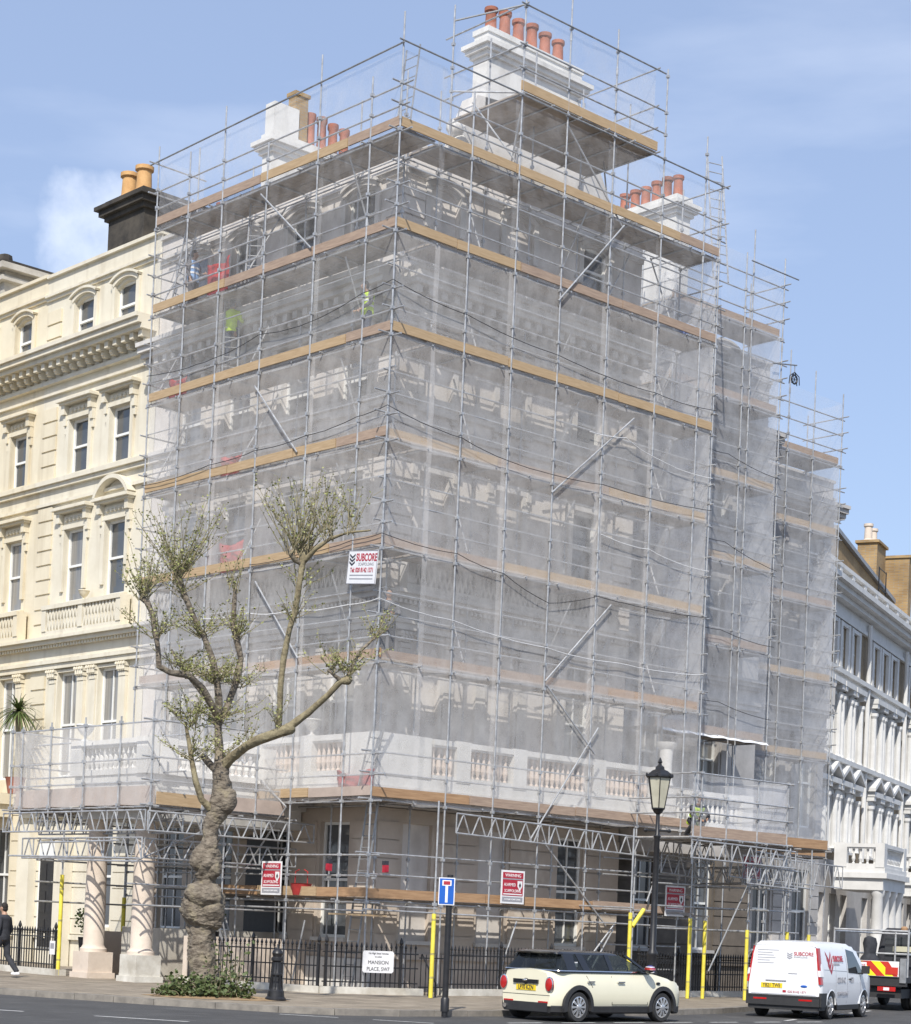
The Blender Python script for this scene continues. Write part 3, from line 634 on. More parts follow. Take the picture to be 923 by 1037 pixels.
for u in (4.0, 11.3):
    m = MB(); m.tube(FT(u, .22, 5), FT(u, .22, 14.6), .10, 8); m.build('drainpipe', TWHITE, h6)
for k, u0 in enumerate((-1.2, 6.2, 14.0)):
    m = MB(); u1 = u0 + 4.0
    m.box(FT, u0, u1, .4, 2.25, 3.75, 4.2); m.box(FT, u0 - .12, u1 + .12, .4, 2.4, 4.2, 4.4); m.box(FT, u0, u1, .4, 2.3, 4.4, 4.6)
    balustrade(m, lambda a, b, c: FT(a, b, c), u0 + .02, u1 - .02, 4.6, 5.5, 2.1, step=.25); balustrade(m, lambda a, b, c: FT(u0 + .15 - b, a, c), .4, 2.0, 4.6, 5.5, 0, step=.25, dies=[.6])
    m.build('porch_balcony', TWHITE, h6)
    for (a, b) in ((.3, 2.0), (3.7, 2.0), (2.6, 2.0), (1.4, 2.0)):
        m = MB(); m.lathe(FT(u0 + a, b, 0), [(.34, 0), (.34, .3), (.26, .35), (.24, 2.0), (.21, 3.5), (.27, 3.6), (.27, 3.75)], 16); m.build('porch_column', TWHITE, h6, True)
# brick gable and stacks rising behind the terrace parapet
c3 = thing('brick_chimney', 'broad yellow brick chimney wall with two pots, above the far-right white parapet', 'chimney', (40, 14, 15))
m = MB(); m.box(FT, 15.0, 15.7, -3.0, -.6, 15.2, 19.5); m.box(FT, 14.93, 15.77, -3.08, -.53, 19.5, 19.62); m.box(FT, 13.2, 14.99, -2.6, -1.7, 15.2, 19.9); m.box(FT, 13.1, 15.1, -2.7, -1.6, 19.9, 20.02); m.build('stack', BRICKY, c3)
pots(c3, [FT(13.5, -2.2, 20.0), FT(14.5, -2.2, 20.0)], PINK, .85, .2)
c4 = thing('brick_roof_gable', 'sloping brown brick gable just right of the rightmost scaffold, behind the white parapet', 'roof gable', (36, 13, 15))
m = MB(); m.prism([FT(-6, -1.2, 15.2), FT(14.4, -1.2, 15.2), FT(14.4, -1.2, 17.3), FT(3, -1.2, 18.35), FT(-6, -1.2, 18.9)], TN * -.8); m.build('gable', BRICKY, c4)
m = MB(); m.hexa([FT(3, -2.1, 18.37), FT(14.5, -2.1, 17.31), FT(3, -1.05, 18.37), FT(14.5, -1.05, 17.31), FT(3, -2.1, 18.55), FT(14.5, -2.1, 17.5), FT(3, -1.05, 18.55), FT(14.5, -1.05, 17.5)]); m.build('coping', LEAD, c4)
m = MB()
for a in (10.2, 11.6): m.tube(FT(a, -.9, 15.4), FT(a, -.9, 18.2), .03)
for z in (16.6, 17.3, 18.15): m.tube(FT(10.2, -.9, z), FT(11.6, -.9, z), .025)
m.build('roof_rail', IRON, c4)
# ------------------------------------------------------------------ scaffolds
TR = .0225
LIFTS = [2.27, 4.69, 7.98, 10.69, 13.27, 15.8, 18.28, 20.70]
def standard(root, F, u, v, z0, z1, zs, dark=False):
    m = MB(); lean = random.uniform(-.025, .025); P = lambda z: F(u + lean * (z - z0) / 20, v, z)
    m.tube(P(z0), P(z1), TR, 8)
    for z in zs:
        if z0 < z < z1: m.box(F, u - .038 + lean * (z - z0) / 20, u + .038 + lean * (z - z0) / 20, v - .04, v + .042, z - .036, z + .036)
    z = z0 + random.uniform(3, 6)
    while z < z1 - 1:      # joint sleeves
        m.tube(P(z - .09), P(z + .09), TR + .010, 8); z += random.choice((3.9, 4.9, 6.4))
    return m.build('standard', STEELD if dark else STEEL, root, True)
def tube_part(root, p, q, name='ledger', mat=None, r=TR, ends=True):
    m = MB(); m.tube(p, q, r, 8)
    return m.build(name, mat or STEEL, root, True)
def platform(root, F, u0, u1, z, v0=-.16, v1=-1.2, zt=None, step=1.15, out=.10):
    """boards and the transoms they lie on"""
    m = MB(); n = 5; w = (v0 - v1) / n
    u = u0
    while u < u1 - .05:
        e = min(u + 3.9, u1)
        for k in range(n):
            dz = random.uniform(-.006, .006)
            m.box(F, u + .004, e - .004, v0 - w * k - .004, v0 - w * (k + 1) + .006, z + dz, z + .038 + dz)
        u = e
    o = m.build('platform', DECK, root)
    nn = max(2, int((u1 - u0) / step))
    for k in range(nn + 1):
        uu = u0 + .05 + (u1 - u0 - .1) * k / nn; j = random.uniform(0, .14)
        tube_part(o, F(uu, v0 + out + j, z - .03), F(uu, v1 - .12 - j, z - .03), 'transom')
    return o
def toe_board(root, F, u0, u1, z, v, mat, h=.225, name='toe_board'):
    m = MB(); d = random.uniform(-.012, .012)
    m.hexa([F(u0, v - .02, z + d), F(u1, v - .02, z - d), F(u0, v + .02, z + d), F(u1, v + .02, z - d), F(u0, v - .02, z + h + d), F(u1, v - .02, z + h - d), F(u0, v + .02, z + h + d), F(u1, v + .02, z + h - d)])
    return m.build(name, mat, root)
def net(root, F, u0, u1, z0, z1, v, mat, us=(), amp=.05, seed=0, scallop=.10, top=.03):
    """one sheet of netting: pinned at the poles, billowing and sagging between them"""
    nu = max(4, int((u1 - u0) / .28)); nz = 9; vs = []
    for j in range(nz + 1):
        for i in range(nu + 1):
            u = u0 + (u1 - u0) * i / nu; t = j / nz
            d = min([abs(u - q) for q in us] + [9]); pin = min(1.0, d / .8)
            nz_ = mnoise.noise(V3((u * .9 + seed * 7.3, (z0 + (z1 - z0) * t) * .8, seed))) + .6 * mnoise.noise(V3((u * 2.4 + seed, t * 5, seed * 2.1)))
            z = z0 + (z1 - z0) * t - (1 - t) ** 3 * scallop * pin * (.6 + .8 * mnoise.noise(V3((u * .7, seed, 3)))) + t ** 4 * top * mnoise.noise(V3((u * 1.3, seed, 9)))
            vs.append(F(u, v + amp * pin * nz_, z))
    fs = [(j * (nu + 1) + i, j * (nu + 1) + i + 1, (j + 1) * (nu + 1) + i + 1, (j + 1) * (nu + 1) + i) for j in range(nz) for i in range(nu)]
    m = MB(); m.add(vs, fs); o = m.build('debris_net', mat, root)
    o.data.polygons.foreach_set('use_smooth', [True] * len(o.data.polygons))
    return o
def brace(root, p, q, mat=None): return tube_part(root, p, q, 'brace', mat)
def lattice(root, p0, p1, drop=.48, bays=None, name='lattice_beam'):
    p0, p1 = V3(p0), V3(p1); L_ = (p1 - p0).length; n = bays or max(3, int(L_ / .52)); d = V3((0, 0, -drop))
    m = MB(); m.tube(p0, p1, TR, 8); m.tube(p0 + d, p1 + d, TR, 8)
    for k in range(n):
        a, b, c = p0.lerp(p1, k / n), p0.lerp(p1, (k + .42) / n), p0.lerp(p1, (k + .84) / n)
        m.tube(a + d, b, .019, 6); m.tube(b, c + d, .019, 6)
        if k % 3 == 0: m.tube(a, a + d, .019, 6)
    m.tube(p1, p1 + d, .019, 6)
    return m.build(name, STEEL, root, True)

def bands(par, m):
    """rings of dark tape that hold the foam sleeve"""
    n = len(m.v) // 2; p, q = sum((V3(v) for v in m.v[:n]), V3()) / n, sum((V3(v) for v in m.v[n:]), V3()) / n
    for t in (.18, .55, .9):
        b = MB(); c = p.lerp(q, t + random.uniform(-.06, .06)); b.tube(c, c + (q - p).normalized() * .05, .055, 10); b.build('tape_band', TAPE, par, True)
TAPE = M('worn_tape', (.50, .44, .12), (.25, .22, .08), 9, .6)
sc1 = thing('scaffold', 'tall main tube scaffold with pale netting wrapped round both fronts of the corner house', 'scaffold', (0, 0, PZ))
UL = [0.0, 1.08, 3.08, 5.17, 7.16, 8.75, 10.27]
UR = [2.39, 4.0, 5.64, 7.45, 9.4, 11.2, 11.87]
GL = lambda u, v, w: V3((-v, u, w))      # left face, v outward
GR = lambda u, v, w: V3((u, -v, w))      # right face
ZS = [z - .08 for z in LIFTS] + [z + .55 for z in LIFTS] + [z + 1.05 for z in LIFTS]
topL = {0.0: 23.45, 1.08: 22.2, 3.08: 23.35, 5.17: 21.7, 7.16: 23.2, 8.75: 22.4, 10.27: 22.95}
topR = {2.39: 22.3, 4.0: 25.6, 5.64: 26.6, 7.45: 25.6, 9.4: 25.2, 11.2: 23.9, 11.87: 23.2}
for u in UL: standard(sc1, GL, u, 0, PZ, topL[u], ZS)
for u in UR: standard(sc1, GR, u, 0, PZ, topR[u], ZS + [22.75, 23.4, 24.0, 25.0])
for u, t in ((1.3, 22.85), (3.05, 22.6), (5.2, 21.3), (7.6, 22.1), (10.2, 23.3)): standard(sc1, GL, u, -1.3, PZ, t, ZS)
for u, t in ((2.4, 22.7), (4.05, 24.6), (5.7, 24.8), (7.5, 24.4), (9.4, 24.6), (11.75, 22.9)): standard(sc1, GR, u, -1.3, PZ, t, ZS)
for k, z in enumerate(LIFTS):
    a0 = -.25
    for dz, v in ((-.085, -.10), (.55, -.10), (1.05, -.10)):
        L1 = 10.27 if k != 1 else 10.27
        tube_part(sc1, GL(-.2 - random.uniform(0, .15), v, z + dz), GL(L1 + random.uniform(.1, .35), v, z + dz + random.uniform(-.02, .02)), 'ledger' if dz < 0 else 'guard_rail')
        tube_part(sc1, GR(-.2 - random.uniform(0, .15), v + .003, z + dz + .05), GR(11.95 + random.uniform(.1, .4), v, z + dz + random.uniform(-.02, .06)), 'ledger' if dz < 0 else 'guard_rail')
    tube_part(sc1, GL(1.0, -1.3, z - .085), GL(10.4, -1.3, z - .085), 'inner_ledger'); tube_part(sc1, GR(1.0, -1.3, z - .035), GR(12.0, -1.3, z - .035), 'inner_ledger')
    if 1 < k < 7:
        tube_part(sc1, GR(-.1, -.10, z + 1.62), GR(12.0, -.10, z + 1.6), 'guard_rail'); tube_part(sc1, GL(-.1, -.10, z + 1.7), GL(10.4, -.10, z + 1.68), 'guard_rail', r=.018)
    if k == 0:
        platform(sc1, GL, .05, 7.0, z); platform(sc1, GR, 1.32, 11.87, z)
    else:
        platform(sc1, GL, .05, 10.27, z); platform(sc1, GR, 1.32, 11.87, z)
# ties running into the left end bays, seen through the net
for k, z in enumerate(LIFTS[2:7]):
    for dz in (.5, 1.05, 1.6):
        tube_part(sc1, GL(10.27, .2, z + dz), GL(10.27, -1.5, z + dz), 'end_rail')
        tube_part(sc1, GR(11.87, .15, z + dz), GR(11.87, -1.5, z + dz), 'end_rail')
# top rails
tube_part(sc1, GL(-.1, .05, 22.68), GL(10.6, .05, 22.5), 'guard_rail', STEELD); tube_part(sc1, GR(-.15, .05, 22.74), GR(12.1, .05, 22.7), 'guard_rail', STEELD)
tube_part(sc1, GL(10.27, .3, 22.45), GL(10.27, -1.6, 22.45), 'end_rail'); tube_part(sc1, GL(10.27, .3, 21.6), GL(10.27, -1.6, 21.6), 'end_rail')
tube_part(sc1, GR(11.87, .3, 22.65), GR(11.87, -2.4, 22.65), 'end_rail'); tube_part(sc1, GR(11.87, .3, 21.6), GR(11.87, -2.4, 21.6), 'end_rail')
# toe boards (new, weathered, orange) lift by lift; the two top lifts stand outside the net
TBL = {0: [(0, 1.9, BORG), (1.9, 4.3, BNEW), (4.3, 7.0, BORG)], 1: [(0, 2.4, PLY), (2.4, 7.6, BNEW), (7.6, 10.2, PLY)], 2: [(0, 4.9, BORG), (4.9, 10.27, PLY)], 3: [(0, 2, BOLD), (2, 10.27, BNEW)],
       4: [(0, 1.9, BOLD), (1.9, 3.6, BNEW), (3.6, 6.4, BNEW), (6.4, 10.27, BNEW)], 5: [(0, 1.7, BOLD), (1.7, 5.2, BNEW), (5.2, 10.27, BNEW)], 6: [(0, 3.2, BOLD), (3.2, 6.9, BOLD), (6.9, 10.27, BNEW)], 7: [(0, 1.95, BOLD), (1.95, 5.5, BNEW), (5.5, 10.27, BOLD)]}
TBR = {0: [(0, 3.9, BORG), (3.9, 7.8, BORG), (7.8, 11.87, BOLD)], 1: [(0, 3.2, BORG), (3.2, 7.0, BOLD), (7.0, 11.87, BOLD)], 2: [(0, 3.9, BOLD), (3.9, 8.2, BOLD), (8.2, 11.87, BORG)], 3: [(0, 4, BOLD), (4, 8, BNEW), (8, 11.87, BNEW)],
       4: [(0, 3.8, BNEW), (3.8, 7.9, BOLD), (7.9, 11.87, BNEW)], 5: [(0, 3.9, BNEW), (3.9, 8.0, BNEW), (8.0, 11.87, BNEW)], 6: [(0, 2.0, BNEW), (2.0, 4.2, BNEW), (4.2, 8, BOLD), (8, 11.87, BOLD)], 7: [(0, 3.9, BNEW), (3.9, 7.6, BNEW), (7.6, 10.2, BNEW), (10.2, 11.87, BOLD)]}
for k, z in enumerate(LIFTS):
    v = -.02 if k != 2 else -.135
    for a, b, mt in TBL[k]: toe_board(sc1, GL, a + .03, b - .01, z + .04, v, mt)
    for a, b, mt in TBR[k]: toe_board(sc1, GR, a + .03, b - .01, z + .04, v if k not in (3, 4) else -.135, mt)
# nets: a sheet per lift on each face
for k in range(1, 8):
    z = LIFTS[k]; zt = LIFTS[k + 1] if k < 7 else 22.6
    mt = NET if k < 6 else NETT
    # each lift is hung with sheets a few bays wide that lap over one another at the poles
    for i, (a, b) in enumerate(((.03, 3.2), (2.95, 7.3), (7.0, 10.24))):
        ml = NETM if k == 5 or (k == 2 and i == 0) else mt
        net(sc1, GL, a, b, z - .02 - .05 * (i % 2), zt + (.06 if k < 7 else 0), -.055 - .012 * (i % 2), ml, UL, seed=k + 7 * i, amp=.028)
    for i, (a, b) in enumerate(((.03, 1.5), (1.35, 4.15), (3.85, 7.6), (7.3, 9.55), (9.3, 11.85))):
        net(sc1, GR, a, b, z - .02 - .05 * (i % 2), zt + (.06 if k < 7 else 0), -.055 - .012 * (i % 2), NETM if (k == 2 and i == 0) else mt, [0] + UR, seed=k + 20 + 7 * i, amp=.028)
for k in range(2, 8):
    net(sc1, lambda u, v, w: V3((11.84 + v, u, w)), .05, 2.3, LIFTS[k], LIFTS[k + 1] if k < 7 else 22.6, 0, NETT if k > 6 else NETB, seed=k + 40)
    net(sc1, lambda u, v, w: V3((u, 10.24 + v, w)), .05, 1.5, LIFTS[k], LIFTS[k + 1] if k < 7 else 22.6, 0, NETT, seed=k + 60)
# plan and face braces read off the photograph
for a, b in (((8.6, 0, 10.5), (8.6, -1.2, 13.2)),): pass
for u0, z0, u1, z1 in ((5.4, 20.4, 3.2, 18.5), (5.3, 15.4, 3.4, 13.4), (4.9, 10.3, 3.0, 8.2), (5.4, 5.9, 3.2, 4.5), (5.2, 2.5, 3.2, 4.5)): brace(sc1, GL(u0, .035, z0), GL(u1, .035, z1))
for k in range(2, 7):
    z = LIFTS[k]; brace(sc1, GL(10.2, -.15, z + .1), GL(10.1, -1.25, z + 2.3)); brace(sc1, GL(6.1 - .3 * (k % 2), -.1, z + .2), GL(6.0, -1.25, z + 2.3)); brace(sc1, GL(2.2, -1.25, z + .2), GL(2.1, -.2, z + 2.3))
for u0, z0, u1, z1 in ((5.55, 17.9, 7.9, 20.5), (5.6, 12.95, 8.6, 15.5), (5.65, 8.1, 8.0, 10.4), (5.3, 3.95, 7.7, 7.1), (5.7, 8.0, 7.6, 6.4), (5.8, 4.0, 8.3, 1.9)): brace(sc1, GR(u0, .035, z0), GR(u1, .035, z1))
for k in range(2, 7):
    z = LIFTS[k]; brace(sc1, GR(3.0, -.15, z + .1), GR(3.2, -1.25, z + 2.3)); brace(sc1, GR(6.5, -1.25, z + .2), GR(6.7, -.2, z + 2.3)); brace(sc1, GR(10.2, -.2, z + .2), GR(10.4, -1.25, z + 2.3)); brace(sc1, GR(8.5, -1.3, z + .3), GR(9.6, -1.3, z + 2.2))
# chimney tower on top
platform(sc1, GR, 4.0, 9.1, 22.82, -.02, -2.6, step=.9)
for a, b in ((3.95, 6.6), (6.6, 9.1)): toe_board(sc1, GR, a, b, 22.86, -.0, BNEW, .24)
for z in (23.4, 24.0, 25.02):
    tube_part(sc1, GR(3.8, .05, z), GR(9.3, .05, z), 'guard_rail', STEELD if z > 25 else STEEL)
    for u in (4.0, 9.0): tube_part(sc1, GR(u, .1, z + .05), GR(u, -3.0, z + .05), 'end_rail')
for u, v, z1 in ((4.0, -2.7, 25.9), (9.0, -2.7, 24.9), (2.75, -1.3, 24.9), (6.4, -2.7, 24.3)): standard(sc1, GR, u, v, 20.7, z1, [21.3, 22.8, 23.4, 24.0])
tube_part(sc1, GR(2.75, -1.3, 24.6), GR(4.0, 0, 25.05), 'guard_rail', STEELD); tube_part(sc1, GR(2.75, -1.3, 22.8), GR(4.0, 0, 22.8), 'ledger')
tube_part(sc1, GR(3.8, .05, 22.72), GR(9.3, .05, 22.72), 'ledger')
net(sc1, GR, 4.0, 9.0, 22.85, 25.0, -.05, NETT, [4, 5.64, 7.45, 9], seed=90); net(sc1, lambda u, v, w: V3((4.02 + v, u, w)), .05, 2.6, 22.85, 25.0, 0, NETT, seed=91)
net(sc1, lambda u, v, w: V3((8.98 + v, u, w)), .05, 2.6, 22.85, 25.0, 0, NETT, seed=92)
for p, q in (((4.2, -.1, 20.9), (3.4, -1.2, 22.7)), ((4.2, -.2, 22.7), (4.8, -1.3, 20.9)), ((5.7, -.1, 22.6), (8.0, -.1, 20.5)), ((7.5, -.2, 20.9), (8.4, -1.3, 22.7))): brace(sc1, GR(*p), GR(*q))
# lattice beams bridging the area on the right, plus yellow-sleeved props in front of the railings
lattice(sc1, GR(2.5, .32, 4.47), GR(12.2, .32, 4.22)); lattice(sc1, GR(9.9, .5, 3.9), GR(12.1, .5, 3.8), .5)
for k, (x, yy, z1, yel) in enumerate(((.55, 1.8, 4.6, 1.98), (7.31, 1.8, 4.4, 2.25), (8.18, 1.8, 2.6, 2.2), (10.72, .9, 4.2, 2.2), (11.35, .9, 4.2, 2.15))):
    st = standard(sc1, GR, x, yy, PZ, z1, [2.2]); m = MB(); m.tube(GR(x, yy, PZ + .01), GR(x, yy, yel), .052, 10); sl = m.build('yellow_sleeve', YFOAM, st, True); bands(sl, m)
    tube_part(sc1, GR(x, yy + .1, yel + .12), GR(x, -.3, yel + .15), 'raker')
    if k in (1,):
        m = MB(); m.tube(GR(x + .08, yy, yel - .35), GR(x + .5, yy, yel + .1), .055, 10); m.build('yellow_sleeve', YFOAM, sc1, True)
tube_part(sc1, GR(-.3, .25, 2.02), GR(11.9, .25, 1.95), 'ledger'); tube_part(sc1, GL(-.3, .25, 1.98), GL(7.1, .25, 2.0), 'ledger')
m = MB(); m.box(GR, -1.3, .3, .2, .42, 1.86, 1.9); m.build('spare_board', BNEW, sc1)
for u0, z0, u1, z1 in ((4.9, 1.9, 4.3, .4), (7.4, .3, 8.5, 1.8), (8.6, 2.0, 7.0, .4), (9.8, 2.6, 10.6, 4.3)): brace(sc1, GR(u0, .12, z0), GR(u1, .12, z1))
for u0, z0, u1, z1 in ((6.7, .3, 6.1, 2.0), (7.2, 2.4, 5.2, 4.4), (2.6, .2, 2.2, 1.7), (5.6, 1.9, 4.9, .6)): brace(sc1, GL(u0, .08, z0), GL(u1, .08, z1))
for z in (3.0, 3.55):
    tube_part(sc1, GL(7.2, .3, z), GL(5.0, .3, z), 'guard_rail')
for z in (.75, 1.4, 3.3, 3.75): tube_part(sc1, GR(8.9, -.7, z), GR(12.2, -.7, z), 'inner_ledger')

# ---- set-back middle scaffold and the rightmost one
def tower(root, F, us, lifts, tops, z0, nm, vd=1.3, rails=(.5, 1.05, 1.6), ztop=None, boards=(), seed=100, sides=(True, True)):
    for u, t in zip(us, tops): standard(root, F, u, 0, z0, t, [z + r for z in lifts for r in (-.08, .5, 1.05)])
    for u, t in zip((us[0], us[-1]), (tops[0] - .3, tops[-1] - .5)): standard(root, F, u, -vd, z0, t, [z for z in lifts])
    for k, z in enumerate(lifts):
        nx = lifts[k + 1] if k + 1 < len(lifts) else ztop
        for dz in (-.085,) + rails: tube_part(root, F(us[0] - random.uniform(.1, .3), -.10, z + dz), F(us[-1] + random.uniform(.1, .4), -.10, z + dz), 'ledger' if dz < 0 else 'guard_rail')
        for dz in (.5, 1.05, 1.6):
            for u in (us[0], us[-1]): tube_part(root, F(u, .25, z + dz + .05), F(u, -vd - .2, z + dz + .05), 'end_rail')
        platform(root, F, us[0], us[-1], z, -.16, -vd)
        toe_board(root, F, us[0] + .02, us[-1] - .02, z + .04, -.135, boards[k])
        m_ = nm if k < len(lifts) - 1 else NETT
        net(root, F, us[0] + .02, us[-1] - .02, z, nx + .04, -.055, m_, us, seed=seed + k, amp=.02)
        if sides[0]: net(root, lambda a, b, c: F(us[0] + .04 + b, -a, c), .05, vd, z, nx, 0, m_, seed=seed + k + 10)
        if sides[1]: net(root, lambda a, b, c: F(us[-1] - .04 + b, -a, c), .05, vd, z, nx, 0, m_, seed=seed + k + 20)
G4 = lambda u, v, w: V3((u, 3.1 - v, w)); G5 = lambda u, v, w: V3((u, 5.5 - v, w))
sc2 = thing('scaffold', 'narrow netted scaffold in the middle of the right side, set back from the main one', 'scaffold', (16, 3.1, PZ))
tower(sc2, G4, [13.6, 15.45, 16.85, 17.2, 18.75], LIFTS[3:], [23, 24.4, 22.9, 23.7, 23.2], 5.8, NETB, 1.35, ztop=22.8, boards=[BOLD, BNEW, BNEW, BOLD, BOLD], seed=100)
net(sc2, G4, 13.6, 18.7, 7.85, 10.69, -.055, NETB, [13.6, 15.45, 17, 18.75], seed=118); platform(sc2, G4, 13.6, 18.75, 7.9, -.06, -1.35); toe_board(sc2, G4, 13.62, 18.7, 7.94, -.135, BOLD)
m = MB(); m.add([V3((13.6 + .085 * i, 2.97 - (.05 * j) * (1 + .6 * mnoise.noise(V3((i * .3, j, 5)))), 7.86 - .04 * j - .05 * mnoise.noise(V3((i * .17, 2, 0))))) for j in range(3) for i in range(60)], [(j * 60 + i, j * 60 + i + 1, j * 60 + i + 61, j * 60 + i + 60) for j in range(2) for i in range(59)]); m.build('sheet_edge', SHEET, sc2)
for u in (13.7, 15.5, 16.9, 18.7): tube_part(sc2, G4(u, 0, PZ), G4(u, 0, 5.9), 'standard')
tube_part(sc2, G4(16.85, .2, 22.6), G4(19.2, .2, 22.6), 'guard_rail', STEELD)
sc3 = thing('scaffold', 'rightmost netted scaffold, lowest of the three tall ones, against the white terrace', 'scaffold', (24, 5.5, PZ))
tower(sc3, G5, [20.9, 22.3, 23.7, 25.3], LIFTS[2:7], [21, 21.6, 21.2, 20.75], 4.6, NETB, 1.5, ztop=20.4, boards=[BNEW, BNEW, BOLD, BNEW, BOLD], seed=140)
net(sc3, G5, 20.9, 25.25, 4.62, 7.98, -.055, NETB, [20.9, 22.3, 23.7, 25.3], seed=160); platform(sc3, G5, 20.9, 25.3, 4.62, -.06, -1.5); toe_board(sc3, G5, 20.92, 25.28, 4.66, -.03, BORG)
lattice(sc3, G5(20.6, .3, 4.45), G5(25.9, .3, 4.35), .75)
for u in (21, 23, 25.3): tube_part(sc3, G5(u, 0, PZ), G5(u, 0, 4.7), 'standard')

# ---- low scaffold round the entrance portico, on the left
sc4 = thing('scaffold', 'low netted scaffold round the entrance portico at the left, carried on lattice beams', 'scaffold', (-3.3, 7.5, PZ))
P4 = lambda u, v, w: V3((-3.85 - v, u, w)); P4S = lambda u, v, w: V3((u, 3.45 - v, w))
up = [3.5, 4.9, 6.5, 8.1, 9.5, 10.0]
for u, t in zip(up, (6.75, 6.45, 6.5, 6.45, 6.4, 6.45)): standard(sc4, P4, u, 0, 3.7 if u > 3.6 else 3.6, t, [4.3, 4.85, 5.4, 6.3])
for u in (-2.4, -.8): standard(sc4, P4S, u, 0, 3.7, 6.5, [4.3, 4.85, 5.4, 6.3])
for z in (4.25, 4.85, 5.4, 6.28):
    tube_part(sc4, P4(3.3, -.1, z), P4(10.2, -.1, z), 'guard_rail' if z > 4.5 else 'ledger'); tube_part(sc4, P4S(-4.1, -.1, z + .03), P4S(.2, -.1, z + .03), 'guard_rail' if z > 4.5 else 'ledger')
    tube_part(sc4, V3((-3.85, 10.0, z)), V3((1.2, 10.0, z)), 'end_rail')
    tube_part(sc4, P4(3.4, -.9, z - .25), P4(10.2, -.9, z - .25), 'inner_ledger')
net(sc4, P4, 3.5, 9.98, 4.32, 6.27, -.055, NET, up, seed=170, amp=.02); net(sc4, P4S, -3.8, .1, 4.32, 6.27, -.055, NET, [-3.8, -2.4, -.8], seed=171)
net(sc4, lambda u, v, w: V3((u, 9.97 + v, w)), -3.8, 1.2, 4.32, 6.27, 0, NET, seed=172)
for a, b in ((3.55, 6.7), (6.72, 9.95)): toe_board(sc4, P4, a, b, 4.3, -.14, PLY, .46, 'kick_sheet')
toe_board(sc4, P4S, -3.7, -2.4, 4.3, -.02, BNEW, .3); toe_board(sc4, P4S, -2.4, .1, 4.3, -.02, PLY, .34)
platform(sc4, P4, 3.5, 10.0, 4.26, -.17, -.95, out=.3, step=.8); platform(sc4, P4, 8.1, 10.0, 4.22, -1.0, -4.6, step=.8); platform(sc4, P4S, -2.9, .4, 4.22, -.05, -.3)
lattice(sc4, P4(3.5, .12, 4.15), P4(10.1, .12, 4.15), .48); lattice(sc4, P4(3.7, .05, 3.5), P4(9.2, .05, 3.5), .5); lattice(sc4, P4(3.5, -.95, 4.15), P4(10.1, -.95, 4.15), .48)
lattice(sc4, P4S(-4.0, .1, 4.12), P4S(1.0, .1, 4.12), .46); lattice(sc4, P4S(-3.6, -.6, 3.5), P4S(1.0, -.6, 3.5), .46)
tube_part(sc4, P4(3.7, .2, 3.0), P4(9.6, .2, 3.05), 'ledger'); tube_part(sc4, P4(4.4, .25, 3.42), P4(8.0, .25, 3.38), 'ledger'); tube_part(sc4, P4(3.5, .3, 2.92), P4(7.0, .3, 2.95), 'ledger')
for z in (2.95, 3.5, 3.95, 2.4, 1.9):
    for y in (4.1, 8.3): tube_part(sc4, V3((-4.0, y, z)), V3((1.0, y + .1, z)), 'transom')
    tube_part(sc4, V3((-1.2, 3.9, z)), V3((-1.0, 9.2, z)), 'ledger')
for x, y in ((-3.35, 8.1), (-1.2, 8.5), (-1.3, 4.0), (.7, 4.05), (.7, 8.4), (-.2, 6.2)):
    st = standard(sc4, F0, x, y, PZ, 4.3, [2.95, 3.5])
    if (x, y) in ((-3.35, 8.1), (-1.2, 8.5), (-.2, 6.2)):
        m = MB(); m.tube((x, y, PZ + .01), (x, y, 2.6 if y < 8.3 else 2.1), .052, 10); sl = m.build('yellow_sleeve', YFOAM, st, True); bands(sl, m)
for p, q in (((-3.9, 4.1, 2.9), (-1.4, 4.1, 4.0)), ((-1.2, 3.95, 1.0), (-2.0, 3.95, 2.9)), ((-.9, 3.9, .3), (-1.35, 3.9, 1.7))): brace(sc4, p, q)

# ---- low scaffold over the right-hand porch
sc5 = thing('scaffold', 'low netted scaffold jutting out over the right-hand porch, above the white van', 'scaffold', (11, -2.0, PZ))
P5 = lambda u, v, w: V3((u, -2.2 - v, w)); u5 = [9.2, 10.55, 11.9, 13.1]
for u, t in zip((9.15, 9.45, 10.5, 11.8, 13.1), (6.0, 6.05, 5.8, 6.0, 6.05)): standard(sc5, P5, u, 0, 3.6, t, [4.3, 4.9, 5.4, 6.0])
for z in (4.3, 4.95, 5.35, 5.98):
    tube_part(sc5, P5(8.95, .05, z), P5(13.3, .05, z), 'guard_rail' if z > 4.5 else 'ledger')
    for u in (9.15, 13.1): tube_part(sc5, V3((u, -2.4, z)), V3((u, .1, z)), 'end_rail')
net(sc5, P5, 9.15, 13.08, 4.4, 5.97, -.07, NETB, u5, seed=180); net(sc5, lambda u, v, w: V3((13.08 + v, u, w)), -2.2, .0, 4.4, 5.97, 0, NETB, seed=181)
for a, b in ((9.15, 11.2), (11.2, 13.1)): toe_board(sc5, P5, a, b, 4.34, -.02, BOLD, .27)
platform(sc5, P5, 9.15, 13.1, 4.3, -.05, -2.1, step=.8)
lattice(sc5, P5(9.0, .1, 4.22), P5(13.4, .1, 4.15), .46); lattice(sc5, P5(11.4, .05, 3.7), P5(13.6, .05, 3.62), .5); lattice(sc5, P5(11.8, -.9, 4.2), P5(15.6, -.9, 4.0), .8)
for y in (-2.2, -1.2): lattice(sc5, V3((12.6, y, 3.7)), V3((12.9, y + 2.4, 3.65)), .45)
